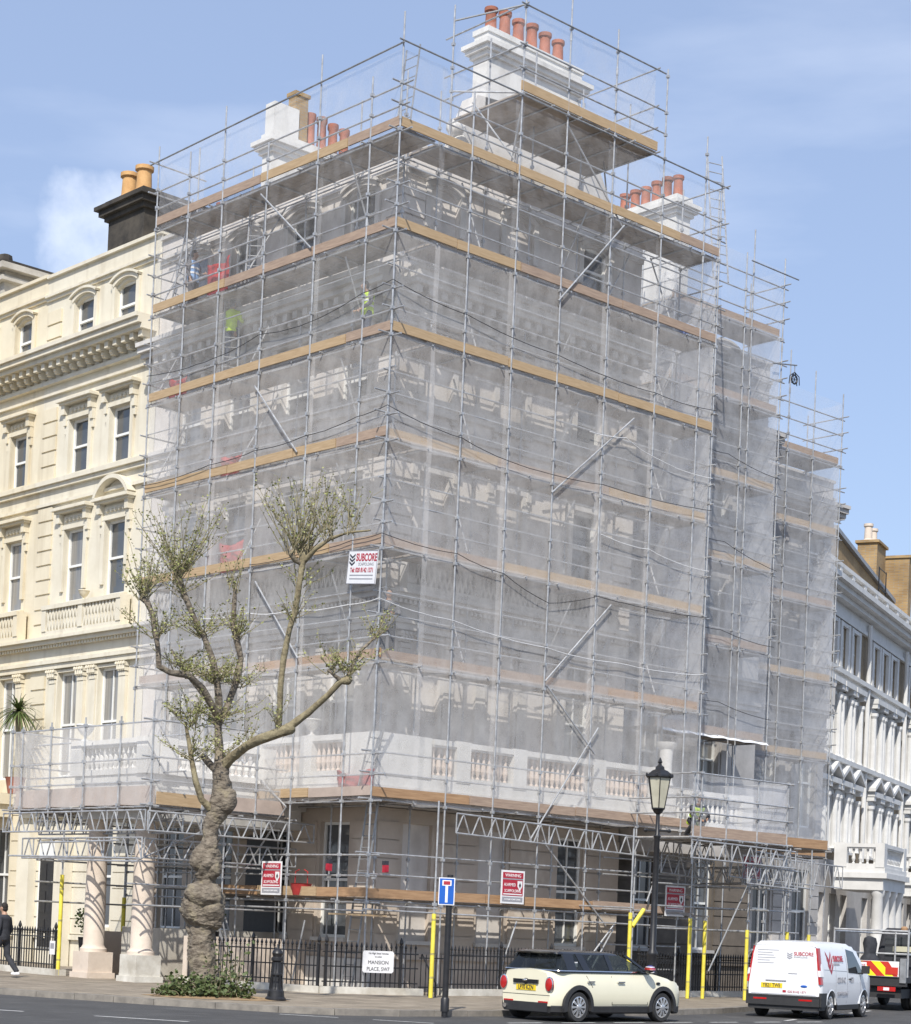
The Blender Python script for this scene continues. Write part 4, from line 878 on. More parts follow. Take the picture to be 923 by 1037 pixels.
for x, y, yel in ((12.3, -1.6, 1.95), (14.2, -1.5, 1.95), (15.2, -1.5, 1.9), (12.35, -2.1, 0), (13.2, -2.15, 0)):
    st = standard(sc5, F0, x, y, PZ, 4.3, [2.2, 3.0])
    if yel: m = MB(); m.tube((x, y, PZ + .01), (x, y, yel), .052, 10); sl = m.build('yellow_sleeve', YFOAM, st, True); bands(sl, m)
for z in (1.9, 2.5, 3.1): tube_part(sc5, V3((9.2, -.8, z)), V3((15.5, -.9, z + .03)), 'ledger'); tube_part(sc5, V3((12.3, -2.3, z)), V3((12.6, 1.5, z)), 'transom')
tube_part(sc5, P5(10.6, -.5, .8), P5(12.4, -.5, 3.6), 'brace', STEELD)
platform(sc5, lambda u, v, w: V3((u, -1.1 - v, w)), 13.4, 16.4, 4.35, 0, -2.2); toe_board(sc5, lambda u, v, w: V3((u, -1.1 - v, w)), 13.4, 16.4, 4.38, .02, BORG, .26)
# ------------------------------------------------------------------ signs and writing
def alarm_sign(u, v, z, F, un, label, tilt=0.0):
    """un: world direction of reading"""
    U = V3(un).normalized(); N = U.cross(V3((0, 0, 1))); o = F(u, v, z)
    U2 = (U + V3((0, 0, tilt))).normalized(); UPV = N.cross(U2) * -1 if N.cross(U2).z < 0 else N.cross(U2)
    P = lambda a, b, c: o + U2 * a + N * b + UPV * c
    r = thing('warning_sign', label, 'sign', o, 'red alarm warning signs on the scaffolds')
    m = MB(); m.box(P, -.41, .41, 0, .012, -.42, .42); m.build('sign_board', SWHITE, r)
    for a, b in ((.22, .37), (-.22, .185)): m = MB(); m.box(P, -.36, .36, .013, .016, a, b); m.build('red_panel', SRED, r)
    for a, b in ((.19, .215), (-.37, -.25)): m = MB(); m.box(P, -.36, .36, .013, .016, a, b); m.build('grey_band', SGREY, r)
    text(r, 'WARNING', P(0, .018, .255), U2, UPV, .115, SWHITE)
    text(r, 'ALARMED', P(-.11, .018, .02), U2, UPV, .115, SWHITE, xs=.8)
    text(r, 'SCAFFOLDING', P(0, .018, -.13), U2, UPV, .105, SWHITE, xs=.85)
    m = MB(); m.box(P, -.33, .33, .017, .019, -.195, -.165); m.build('rule', SWHITE, r)
    text(r, '24 HOUR MONITORING', P(0, .018, -.335), U2, UPV, .06, SWHITE, xs=.9)
    m = MB(); m.prism([P(.16, .017, .16), P(.33, .017, .16), P(.33, .017, .02), P(.245, .017, -.09), P(.16, .017, .02)], N * .003); m.build('shield', SWHITE, r)
    m = MB(); m.prism([P(.245, .021, .12), P(.285, .021, .05), P(.245, .021, -.02), P(.205, .021, .05)], N * .002); m.build('shield_emblem', SDARK, r)
    return r
alarm_sign(3.5, .16, 2.72, GL, (0, -1, 0), 'red alarm sign on the left face, just right of the tree trunk')
alarm_sign(4.66, .16, 2.76, GR, (1, 0, 0), 'red alarm sign on the right face, between the blue road sign and the lamp post')
alarm_sign(10.98, .10, 2.66, GR, (1, 0, 0), 'dark red alarm sign in shade just right of the street lamp post')
alarm_sign(13.0, 1.1, 3.62, GR, (1, 0, 0), 'red alarm sign up under the lattice beams above the white van')
# white sign board hung from the corner pole
r = thing('sign_board', 'white board with red lettering hung from the corner pole above the tree limb', 'sign', GL(.5, .14, 10.2))
U, UPV = V3((-.02, -1, -.02)).normalized(), V3((0, 0, 1)); U = V3((-.1, -.99, -.12)).normalized(); N = U.cross(UPV).normalized(); UPV = N.cross(U)
o = V3((-.14, .5, 10.18)); P = lambda a, b, c: o + U * a + N * b + UPV * c
m = MB(); m.box(P, -.62, .62, 0, .02, -.40, .40); m.build('panel', SWHITE, r)
m = MB()
for a, b, c, d in ((-.62, .62, .385, .40), (-.62, .62, -.40, -.385), (-.62, -.605, -.385, .385), (.605, .62, -.385, .385)): m.box(P, a, b, .0205, .026, c, d)
m.build('panel_rim', SGREY, r)
text(r, 'SUBCORE', P(.16, .022, .15), U, UPV, .25, SRED, bold=.006, xs=.82)
text(r, 'SCAFFOLDING', P(.16, .022, .04), U, UPV, .10, SGREY, xs=1.0)
text(r, 'Tel: 020 8142 1371', P(0, .022, -.12), U, UPV, .155, SRED, bold=.003, xs=.82)
for a in (-.205, -.29): m = MB(); m.box(P, -.5, .5, .021, .024, a, a + .025); m.build('rule', SGREY, r)
def chevron_mark(r, P, a, c, s, mat, t=.021, stripes=3):
    m = MB()
    for k in range(stripes):
        y = c + s * .5 - k * s * .36
        for sg in (-1, 1):
            m.prism([P(a, t, y - s * .28), P(a + sg * s * .5, t, y), P(a + sg * s * .5, t, y - s * .2), P(a, t, y - s * .5)], P(0, .003, 0) - P(0, 0, 0))
    return m.build('emblem', mat, r)
chevron_mark(r, P, -.45, .2, .24, SDARK)
# no-through-road sign
r = thing('road_sign', 'blue no-through-road sign with white T and red bar on a black post', 'road sign', (-3.72, -6.95, PZ))
sx, sy = -3.72, -6.95
U = LAT.copy(); N = -FWD; P = lambda a, b, c: V3((sx, sy, 0)) + U * a + N * b + V3((0, 0, c))
m = MB(); m.tube((sx, sy, PZ - .1), (sx, sy, 2.72), .062, 12); m.lathe((sx, sy, PZ), [(.085, 0), (.085, .25), (.065, .28)], 12); m.build('post', IRON, r, True)
m = MB(); m.box(P, -.22, .10, .07, .082, 2.12, 2.66); m.build('white_border', SWHITE, r)
m = MB(); m.box(P, -.202, .082, .083, .086, 2.138, 2.642); m.build('blue_panel', SBLUE, r)
m = MB(); m.box(P, -.085, -.035, .087, .09, 2.17, 2.50); m.box(P, -.15, .03, .087, .09, 2.50, 2.61); m.build('white_bar', SWHITE, r)
m = MB(); m.box(P, -.125, .005, .091, .094, 2.52, 2.59); m.build('red_bar', SRED, r)
for a in (2.2, 2.52): m = MB(); m.box(P, -.1, .0, .02, .07, a, a + .04); m.build('bracket', IRON, r)

# ------------------------------------------------------------------ railings
def railing(p, q, label, h=1.06, step=.128, gate=False):
    p, q = V3((*p, PZ)), V3((*q, PZ)); L_ = (q - p).length; t = (q - p).normalized(); n = V3((-t.y, t.x, 0))
    P = lambda a, b, c: p + t * a + n * b + V3((0, 0, c))
    r = thing('iron_railing', label, 'railing', p, 'black spear-topped railings')
    m = MB(); m.box(P, -.1, L_ + .1, -.16, .16, -.1, .16); m.build('stone_kerb', DIRTYW, r)
    m = MB()
    for z in (.26, .62, h - .1): m = MB(); m.box(P, 0, L_, -.02, .02, z, z + .03); m.build('rail', IRON, r)
    m = MB(); k = 0; a = .08
    while a < L_:
        if abs((a % 1.9) - .08) < .063:
            m.box(P, a - .03, a + .03, -.03, .03, .15, h + .06); m.lathe(P(a, 0, h + .06), [(.045, 0), (.05, .03), (.025, .06), (.05, .11), (.045, .15), (.01, .24)], 8)
        else:
            m.tube(P(a, 0, .15), P(a, 0, h), .016, 6)
            m.lathe(P(a, 0, h), [(.012, -.02), (.03, .0), (.016, .02), (.036, .06), (.024, .1), (.002, .17)], 6)
        a += step
    m.build('spear_bars', IRON, r); return r
railing((-3.3, 16), (-3.3, 8.15), 'black spear railing left of the portico columns, along the stucco house')
railing((-2.15, 4.15), (-1.05, .35), 'black spear railing between the portico and the black bollard, behind the tree')
railing((-1.0, .3), (1.35, -.42), 'short black spear railing that carries the white street name plate')
railing((2.3, -.35), (9.6, .10), 'long black spear railing behind the cream car')
railing((9.75, .1), (16.6, .9), 'black spear railing behind the white van, in shade')
r = thing('area_gate', 'black iron area gate with a sloping handrail beside the yellow prop', 'gate', (1.8, -.4, PZ))
m = MB()
for k in range(5): m.tube((1.45 + .16 * k, -.42, PZ), (1.45 + .16 * k, -.42, 1.0), .014)
m.box(F0, 1.4, 2.2, -.44, -.40, .9, .93); m.box(F0, 1.4, 2.2, -.44, -.40, .2, .23); m.build('gate_leaf', IRON, r)
m = MB(); m.tube((1.4, -.5, 1.0), (1.15, -1.3, .35), .022); m.tube((1.15, -1.3, .35), (1.15, -1.3, PZ), .022); m.tube((1.28, -.9, .68), (1.28, -.9, PZ), .016); m.build('handrail', IRON, r)
# street name plate
r = thing('street_name_plate', 'white street name plate reading Mansion Place on the railing', 'sign', (.35, -.2, .7))
a, b = V3((-1.0, .3, 0)), V3((1.35, -.42, 0)); U = (b - a).normalized(); N = U.cross(V3((0, 0, 1))); o = a + U * 1.38 + N * .07 + V3((0, 0, .80)); P = lambda x, y, z: o + U * x + N * y + V3((0, 0, z))
m = MB(); m.prism([P(x, 0, z) for x, z in ((-.36, -.27), (.36, -.27), (.40, -.23), (.40, .21), (.36, .25), (-.36, .25), (-.40, .21), (-.40, -.23))], N * .02); m.build('plate', SWHITE, r)
text(r, 'No High Sided Vehicles', P(0, .022, .17), U, (0, 0, 1), .06, SDARK, xs=.9); text(r, 'to enter', P(0, .022, .095), U, (0, 0, 1), .055, SDARK)
text(r, 'MANSION', P(0, .022, -.065), U, (0, 0, 1), .125, SDARK, xs=.95); text(r, 'PLACE, SW7', P(0, .022, -.22), U, (0, 0, 1), .125, SDARK, xs=.88)
# small notice on the railing by the portico
r = thing('notice', 'tiny white notice tied to the railing beside the left portico column', 'notice', (-3.36, 8.45, .7)); m = MB(); m.box(lambda u, v, w: V3((-3.34 - v, u, w)), 8.3, 8.55, 0, .012, .55, .9); m.build('notice_card', SWHITE, r)
m = MB(); m.box(lambda u, v, w: V3((-3.353 - v, u, w)), 8.34, 8.51, 0, .003, .70, .84); m.build('printed_square', SGREY, r)
# ------------------------------------------------------------------ bollard, lamp
r = thing('bollard', 'short fat black cast-iron bollard on the pavement right of the tree', 'bollard', (-5.15, -3.35, PZ))
m = MB(); m.lathe((-5.15, -3.35, PZ), [(.22, 0), (.22, .05), (.18, .09), (.17, .2), (.13, .24), (.11, .3), (.10, .5), (.125, .53), (.125, .56), (.10, .59), (.09, .8), (.125, .83), (.125, .88), (.09, .91), (.115, .98), (.09, 1.04), (.06, 1.06), (.022, 1.1), (.012, 1.17)], 16)
m.build('bollard_post', IRON, r, True)
m = MB()
for k in range(8):
    a = k * math.pi / 4; m.tube((-5.15 + .135 * math.cos(a), -3.35 + .135 * math.sin(a), PZ + .2), (-5.15 + .092 * math.cos(a), -3.35 + .092 * math.sin(a), PZ + .8), .015)
m.box(frame((-5.15, -3.35, 0), LAT, -FWD), -.05, .05, .10, .125, .42, .50); m.build('ribs', IRON, r)
lx, ly = 3.9, -5.6
r = thing('street_lamp', 'black iron street lamp with a tapered glass lantern, rising behind the cream car', 'street lamp', (lx, ly, PZ))
m = MB(); m.lathe((lx, ly, PZ), [(.17, 0), (.17, .5), (.12, .6), (.11, 1.2), (.125, 1.23), (.125, 1.28), (.08, 1.35), (.065, 3.9), (.09, 3.95), (.05, 4.0), (.045, 4.45), (.1, 4.5), (.13, 4.55), (.05, 4.58)], 14); m.build('post', IRON, r, True)
m = MB(); m.tube((lx - .26 * LAT.x, ly - .26 * LAT.y, 4.1), (lx + .26 * LAT.x, ly + .26 * LAT.y, 4.1), .025); m.ell((lx - .27 * LAT.x, ly - .27 * LAT.y, 4.1), .05, .05, .05, 8); m.ell((lx + .27 * LAT.x, ly + .27 * LAT.y, 4.1), .05, .05, .05, 8); m.build('ladder_bar', IRON, r)
m = MB(); m.lathe((lx, ly, 4.6), [(.15, 0), (.27, .70)], 6, ax=(0, 0, 1)); m.build('lantern_glass', LAMPG, r)
m = MB()
for k in range(6):
    a = 2 * math.pi * k / 6
    x = V3((0, 0, 1)).orthogonal().normalized(); y = V3((0, 0, 1)).cross(x); d = x * math.cos(a) + y * math.sin(a)
    m.tube(V3((lx, ly, 4.6)) + d * .155, V3((lx, ly, 5.3)) + d * .275, .013)
m.lathe((lx, ly, 4.57), [(.12, 0), (.17, .02), (.17, .05)], 6); m.lathe((lx, ly, 5.3), [(.29, 0), (.34, .03), (.33, .07), (.2, .17), (.12, .2), (.11, .26), (.05, .3), (.04, .34), (.06, .37), (.01, .48)], 6)
for k in range(6):
    a = 2 * math.pi * (k + .5) / 6; m.ell((lx + .31 * math.cos(a), ly + .31 * math.sin(a), 5.37), .03, .03, .05, 6)
m.build('lantern_frame', IRON, r)
# ------------------------------------------------------------------ tree
TB = V3((-6.05, -2.25, PZ)); TS = 48.6
def tp(x, y, d=0.0):
    v = (1010 - y) / TS; u = (x - 205) / TS - .0426 * v
    return TB + LAT * u + FWD * d + V3((0, 0, v))
tree = thing('plane_tree', 'pollarded plane tree with a knobbly burred trunk and sparse young leaves, left of centre', 'tree', TB)
def blob_path(pts, n=22, seed=0, rough=.10, sub=9):
    """pts: (x, y, width px, depth offset); a lumpy bark-covered limb"""
    P, Rr = [], []
    for i in range(len(pts) - 1):
        for k in range(sub):
            t = k / sub; a, b = pts[i], pts[i + 1]; s = t * t * (3 - 2 * t)
            P.append(tp(a[0] + (b[0] - a[0]) * t, a[1] + (b[1] - a[1]) * t, a[3] + (b[3] - a[3]) * t)); Rr.append((a[2] + (b[2] - a[2]) * s) / TS / 2)
    P.append(tp(*pts[-1][:2], pts[-1][3])); Rr.append(pts[-1][2] / TS / 2)
    m = MB(); m.path(P, Rr, n)
    vs = []
    for j, v in enumerate(m.v):
        v = V3(v); i = min(j // n, len(P) - 1); c = P[i]; d = (v - c); L_ = d.length
        if L_ > 1e-5:
            nn = mnoise.noise(v * 2.6 + V3((seed, 0, 0))) + .6 * mnoise.noise(v * 7 + V3((0, seed, 0))) + .4 * mnoise.noise(V3((v.x * 9, v.y * 9, v.z * 24))) + .25 * mnoise.noise(v * 19)
            v = c + d * (1 + rough * nn)
        vs.append(tuple(v))
    m.v = vs; return m
trunk = blob_path([(205, 1020, 50, 0), (203, 1004, 38, 0), (200, 985, 29, 0), (198, 966, 26, 0), (198, 950, 25, 0), (197, 941, 28, 0), (199, 932, 38, 0), (200, 918, 43, 0), (201, 906, 38, 0), (202, 899, 26, 0), (203, 894, 17, 0), (203, 887, 22, 0), (204, 876, 29, 0), (204, 866, 27, 0), (206, 851, 17, 0), (208, 834, 16, 0), (214, 824, 20, 0), (219, 815, 25, 0), (218, 800, 21, 0), (217, 786, 17, 0), (218, 773, 15, 0)], 52, 1, .2)
tr_ = trunk.build('trunk', BARK, tree, True)
for x, y, rx, rz, d in ((193, 918, .32, .34, -.12), (209, 921, .30, .32, -.1), (201, 908, .42, .26, -.14), (198, 872, .22, .27, -.1), (210, 880, .19, .22, -.1), (224, 812, .20, .27, -.08), (214, 820, .17, .2, -.08), (207, 858, .16, .22, -.1), (201, 931, .40, .2, .05)):
    b = MB(); b.ell(tp(x, y, d), rx * 1.0, rx * .9, rz * 1.0, 30)
    b.v = [tuple(V3(v) + (V3(v) - tp(x, y, d)) * (.2 * mnoise.noise(V3(v) * 4) + .13 * mnoise.noise(V3(v) * 9) + .08 * mnoise.noise(V3(v) * 22))) for v in b.v]; b.build('burr', BARK, tr_, True)
LIMBS = [
    [(219, 778, 12.3, 0), (230, 768, 10.1, -.2), (245, 758, 9.2, -.5), (262, 751, 10.1, -.8), (278, 746, 10.1, -1.0), (291, 741, 12.3, -1.1), (294, 737, 7.6, -1.1), (310, 725, 6.7, -1.2), (330, 708, 5.9, -1.4), (342, 695, 6.7, -1.5), (349, 694, 9.2, -1.5), (353, 692, 4.2, -1.5)],
    [(279, 746, 6.7, -1.0), (281, 725, 5.9, -1.0), (282, 700, 5.9, -1.1), (285, 672, 5.9, -1.1), (291, 645, 5.9, -1.2), (297, 625, 5.9, -1.2), (301, 600, 5.9, -1.3), (304, 583, 6.7, -1.3), (305, 574, 8.4, -1.3), (307, 566, 3.4, -1.3)],
    [(217, 780, 13.3, 0), (215, 760, 9.2, .1), (213, 735, 7.6, .2), (214, 710, 7.6, .2), (212, 690, 6.7, .2), (208, 670, 6.7, .2), (200, 648, 5.9, .1), (191, 632, 5.9, .1), (184, 615, 5.9, 0), (178, 600, 5.9, 0), (174, 588, 7.6, 0)],
    [(213, 735, 7.6, .2), (220, 715, 6.7, .5), (226, 695, 6.7, .7), (230, 678, 7.6, .8), (233, 662, 5.9, .8), (229, 645, 6.7, .8), (225, 628, 5.9, .8), (226, 605, 5.0, .8), (227, 590, 3.4, .8)],
    [(213, 725, 7.6, .1), (200, 700, 6.7, -.3), (188, 690, 6.7, -.6), (172, 690, 5.9, -.9), (162, 685, 5.9, -1.0), (161, 668, 5.0, -1.0), (158, 650, 5.0, -1.0), (156, 635, 5.0, -1.0), (150, 622, 6.7, -1.0), (143, 618, 4.2, -1.0)],
    [(214, 745, 5.9, .3), (205, 715, 5.0, .6), (185, 690, 4.2, .8), (170, 672, 3.4, .9), (160, 655, 2.5, 1.0)],
    [(216, 788, 9.2, .2), (208, 778, 7.6, .4), (200, 770, 7.6, .5), (194, 764, 5.0, .5)],
    [(207, 820, 7.6, -.1), (199, 812, 6.7, -.2), (194, 795, 5.9, -.3), (190, 775, 5.0, -.3), (187, 755, 4.2, -.3), (183, 735, 2.5, -.3)],
    [(304, 582, 3.4, -1.3), (297, 578, 5.0, -1.4), (293, 573, 4.2, -1.5), (290, 565, 2.5, -1.5)],
    [(306, 578, 5.0, -1.3), (318, 567, 4.2, -1.5), (332, 558, 3.4, -1.6), (350, 553, 2.5, -1.8), (372, 551, 1.7, -1.9)],
    [(343, 695, 4.2, -1.5), (336, 690, 3.4, -1.6), (330, 685, 2.5, -1.6)], [(349, 690, 3.4, -1.5), (360, 665, 3.4, -1.4), (375, 650, 2.1, -1.3), (388, 640, 1.3, -1.2)]]
for i, l in enumerate(LIMBS): blob_path(l, 10, 3 + i, .12, 4).build('limb', BARKL if i in (0, 1, 7, 9) else BARK, tree, True)
tw, lf = MB(), MB()
def leaf(p, s, mb_=None):
    a = R_.uniform(0, 6.28); t = V3((math.cos(a), math.sin(a), R_.uniform(-.4, .9))).normalized(); n = V3((R_.uniform(-1, 1), R_.uniform(-1, 1), R_.uniform(-1, 1))); b = t.cross(n)
    if b.length < 1e-3: return
    b = b.normalized() * s * .42; (mb_ or lf).add([p, p + t * s * .5 + b, p + t * s, p + t * s * .5 - b], [(0, 1, 2, 3)])
def shoots(x, y, d, n, L0, L1, spread=.7, up=1.0, leafy=10, ls=.050, kink=.25, dirn=None):
    n = int(n * (1.15 if leafy <= 12 else .8) + .5); leafy = min(leafy, 11)
    for k in range(n):
        p = tp(x + R_.uniform(-5, 5), y + R_.uniform(-4, 4), d + R_.uniform(-.1, .1)); L_ = R_.uniform(L0, L1)
        dv = (dirn if dirn else V3((0, 0, up))) + LAT * R_.uniform(-spread, spread) + FWD * R_.uniform(-spread, spread) * .8
        dv.normalize(); pts, rr = [p], [.011]; ns = 7
        for i in range(ns):
            dv = (dv + V3((R_.uniform(-1, 1), R_.uniform(-1, 1), R_.uniform(-.3, .8))) * kink * .4).normalized(); p = p + dv * L_ / ns; pts.append(p); rr.append(.009 * (1 - (i + 1) / (ns + .6)) + .003)
            if R_.random() < .5:
                q = p + (dv + V3((R_.uniform(-1, 1), R_.uniform(-1, 1), R_.uniform(-.2, 1)))).normalized() * R_.uniform(.12, .38); tw.path([p, p.lerp(q, .5) + V3((0, 0, .01)), q], [.005, .004, .002], 4)
                for _ in range(int(leafy * .35)): leaf(p.lerp(q, R_.uniform(.2, 1)) + V3((R_.uniform(-.03, .03),) * 3), R_.uniform(.6, 1.3) * ls)
            for _ in range(int(leafy * .22)): leaf(p + V3((R_.uniform(-.05, .05), R_.uniform(-.05, .05), R_.uniform(-.05, .05))), R_.uniform(.6, 1.3) * ls)
        tw.path(pts, rr, 5)
shoots(305, 570, -1.3, 32, .8, 1.75, .8, 1, 9); shoots(293, 570, -1.5, 14, .7, 1.6, .65, 1, 9); shoots(330, 558, -1.6, 11, .6, 1.2, .55, 1, 9); shoots(352, 553, -1.8, 8, .4, .9, .6, 1, 8)
shoots(300, 600, -1.2, 7, .4, .9, 1.0, .5, 7); shoots(295, 635, -1.2, 8, .3, .8, 1.2, .4, 7)
shoots(174, 588, 0, 40, .7, 1.9, .95, 1, 12); shoots(180, 606, 0, 9, .5, 1.2, 1.0, .5, 12); shoots(146, 618, -1.0, 26, .4, 1.3, .9, .8, 12); shoots(160, 655, -1.0, 10, .4, 1.0, 1.1, .4, 12)
shoots(226, 592, .8, 8, .3, .9, .5, 1, 6); shoots(229, 640, .8, 15, .3, .8, 1.0, .5, 9); shoots(198, 645, .1, 20, .4, 1.0, 1.0, .4, 14); shoots(210, 690, .2, 26, .4, 1.1, 1.1, .3, 12)
shoots(213, 730, .2, 26, .4, 1.1, 1.2, .2, 18); shoots(186, 690, -.6, 12, .3, .9, 1.0, .3, 16); shoots(190, 770, -.3, 16, .4, 1.0, .9, .3, 20); shoots(190, 740, -.3, 14, .4, 1.1, .9, .3, 20); shoots(183, 728, -.3, 10, .4, .9, .9, .3, 20)
shoots(222, 765, .1, 7, .3, .7, 1.0, .5, 14); shoots(168, 675, .9, 12, .4, 1.0, 1.0, .4, 14); shoots(230, 690, .8, 9, .3, .9, 1.0, .4, 12)
shoots(349, 688, -1.5, 12, .3, .9, 1.0, .6, 10); shoots(332, 686, -1.6, 8, .3, .7, 1.0, .6, 9); shoots(372, 652, -1.3, 9, .3, .8, .9, .7, 9); shoots(280, 742, -1, 5, .2, .6, .9, .7, 9); shoots(250, 755, -.6, 5, .2, .5, .9, .7, 8)
tw.build('twigs', TWIG, tree); lf.build('foliage', LEAF, tree)
# weeds and sandy soil round the trunk
m = MB(); n = 26; ring = []
for j, rr in enumerate((0, .35, .7, 1.0)):
    for k in range(n):
        a = 2 * math.pi * k / n; w = rr * (1 + .22 * mnoise.noise(V3((math.cos(a) * 2, math.sin(a) * 2, 1)))); ring.append(TB + LAT * (.2 + 1.5 * w * math.cos(a)) + FWD * (-.15 + .75 * w * math.sin(a)) + V3((0, 0, .10 * (1 - rr) * (1 + .5 * mnoise.noise(V3((a, rr * 4, 0)))) + .006)))
m.add(ring, [(j * n + k, j * n + (k + 1) % n, (j + 1) * n + (k + 1) % n, (j + 1) * n + k) for j in range(3) for k in range(n)]); o = m.build('soil', SAND); tag(o, kind='stuff')
bush = thing('bush', 'green weedy bush growing round the foot of the tree trunk', 'bush', TB)
lf2, tw2 = MB(), MB()
for k in range(150):
    a = R_.uniform(0, 6.28); rr = .35 + .5 * R_.random() ** .7; side = R_.choice((-1, -1, -1, 1, 1))
    p = TB + LAT * (rr * math.cos(a) + side * .12) + FWD * (-abs(.55 * rr * math.sin(a)) - .15); hgt = R_.uniform(.12, .5) * (1.0 if rr < .75 else .6)
    if math.cos(a) > .3 and R_.random() < .5: hgt *= 2.4
    q = p + LAT * R_.uniform(-.3, .3) + FWD * R_.uniform(-.2, .1) + V3((0, 0, hgt)); tw2.path([p, p.lerp(q, .5) + V3((0, 0, .05)), q], [.008, .006, .003], 4)
    for _ in range(13): leaf(p.lerp(q, R_.uniform(.15, 1.05)) + V3((R_.uniform(-.09, .09), R_.uniform(-.09, .09), R_.uniform(-.05, .05))), R_.uniform(.06, .115), lf2)
lf2.build('leaves', LEAFD, bush); tw2.build('stems', TWIG, bush)
# strap-leaved palm on the first-floor ledge of the cream house
palm = thing('potted_palm', 'strap-leaved potted palm standing on the ledge of the cream house at far left', 'potted plant', (.75, 17.8, 5.2))
pc = V3((.75, 17.8, 7.55)); m = MB(); m.path([(.75, 17.8, 5.6), (.78, 17.75, 6.6), (.75, 17.8, 7.6)], [.12, .09, .1], 10); m.build('trunk', TWIG, palm, True)
m = MB(); m.lathe((.75, 17.8, 5.2), [(.22, 0), (.3, .45), (.33, .5), (.28, .5)], 14); m.build('pot', TERRA, palm, True)
m = MB()
for k in range(130):
    a = R_.uniform(0, 6.28); el = R_.uniform(-.5, 1.5); L_ = R_.uniform(.75, 1.15); d = V3((math.cos(a) * math.cos(el), math.sin(a) * math.cos(el), math.sin(el))); s = d.cross(V3((0, 0, 1))); s = s.normalized() * .035 if s.length > .05 else V3((.035, 0, 0)); prev = None
    for i in range(6):
        t = i / 5; p = pc + V3((0, 0, .2)) + d * L_ * t + V3((0, 0, -.55 * t * t)); w = s * (1 - t) ** .6
        cur = (p - w, p + w)
        if prev: m.quad(prev[0], prev[1], cur[1], cur[0])
        prev = cur
m.build('fronds', PALM, palm)
for (x, y) in ((.1, 15.2), (.2, 14.0)):
    pass
# small planters inside the portico
for i, (x, y, lab) in enumerate(((-2.3, 8.45, 'dark round bay bush in a planter left of the portico columns'), (-.6, 5.4, 'dark round bay bush in a planter between the portico columns'))):
    r = thing('potted_shrub', lab, 'potted plant', (x, y, .9)); m = MB(); m.lathe((x, y, .9 if i else .6), [(.2, 0), (.25, .4), (.25, .42)], 12); m.build('pot', IRON, r)
    m = MB()
    for k in range(420):
        d = V3((R_.gauss(0, 1), R_.gauss(0, 1), R_.gauss(0, 1))).normalized(); leaf(V3((x, y, 1.7 if i else 1.45)) + d * R_.uniform(.2, .36), .08, m)
    m.build('leaves', LEAFD, r)
# ------------------------------------------------------------------ vehicles (built round the origin: x forward, y left)
def loft(m, sts, mi=0, caps=(True, True)):
    n = len(sts[0][1]); vs = []; N = 2 * n - 1
    for x, prof in sts:
        vs += [(x, -y, z) for y, z in prof] + [(x, y, z) for y, z in reversed(prof[:-1])]
    fs = [(i * N + k, i * N + k + 1, (i + 1) * N + k + 1, (i + 1) * N + k) for i in range(len(sts) - 1) for k in range(N - 1)]
    if caps[0]: fs.append(tuple(range(N)))
    if caps[1]: fs.append(tuple(range((len(sts) - 1) * N, len(sts) * N)))
    m.add(vs, fs, mi)
def lerp_tab(x, tab):
    for (a, b), (c, d) in zip(tab, tab[1:]):
        if x <= c: return b + (d - b) * max(0, (x - a)) / (c - a)
    return tab[-1][1]
def arch_z(x, axles, R, zc):
    z = 0
    for a in axles:
        if abs(x - a) < R: z = max(z, zc + math.sqrt(R * R - (x - a) ** 2))
    return z
def wheel(root, x, y, r, w, side, spokes=10, hub=None):
    c = V3((x, y, r)); ax = V3((0, side, 0))
    m = MB(); m.lathe(c - ax * w / 2, [(r * .66, 0), (r * .93, 0), (r, .03), (r, w - .03), (r * .93, w), (r * .70, w), (r * .66, w - .03)], 32, ax=ax); o = m.build('wheel', RUBBER, root, True)
    m = MB(); m.lathe(c + ax * (w / 2 - .05), [(r * .70, 0), (r * .70, .045), (r * .64, .05), (r * .60, .02), (r * .60, 0)], 32, ax=ax); X = V3((1, 0, 0)); Z = V3((0, 0, 1))
    for k in range(spokes):
        a = 2 * math.pi * k / spokes; d = X * math.cos(a) + Z * math.sin(a); t = ax.cross(d)
        p, q = c + ax * (w / 2 - .02) + d * r * .12, c + ax * (w / 2 - .02) + d * r * .64; w0, w1 = t * r * .05, t * r * .085
        m.hexa([p - w0, p + w0, p - w0 + ax * .03, p + w0 + ax * .03, q - w1, q + w1, q - w1 + ax * .025, q + w1 + ax * .025])
    m.lathe(c + ax * (w / 2 - .03), [(r * .2, 0), (r * .2, .05), (r * .1, .055)], 16, ax=ax); m.build('rim', ALLOY, o, True)
    m = MB(); m.lathe(c + ax * (w / 2 - .10), [(r * .64, 0), (r * .64, .02)], 24, ax=ax); m.build('wheel_back', DPLAS, o)
def arch_trim(root, x, y, side, R, zc, wd, mat, z0, name='wheel_arch'):
    m = MB(); n = 20; a0 = math.asin(max(-.9, min(.9, (z0 - zc) / R)))
    for k in range(n):
        a, b = a0 + (math.pi - 2 * a0) * k / n, a0 + (math.pi - 2 * a0) * (k + 1) / n
        P = lambda t, rr, yy: V3((x + rr * math.cos(t), y + side * yy, zc + rr * math.sin(t)))
        m.hexa([P(a, R - .015, -.06), P(b, R - .015, -.06), P(a, R - .015, .02), P(b, R - .015, .02), P(a, R + wd, -.06), P(b, R + wd, -.06), P(a, R + wd, .008), P(b, R + wd, .008)])
    m.build(name, mat, root, True)
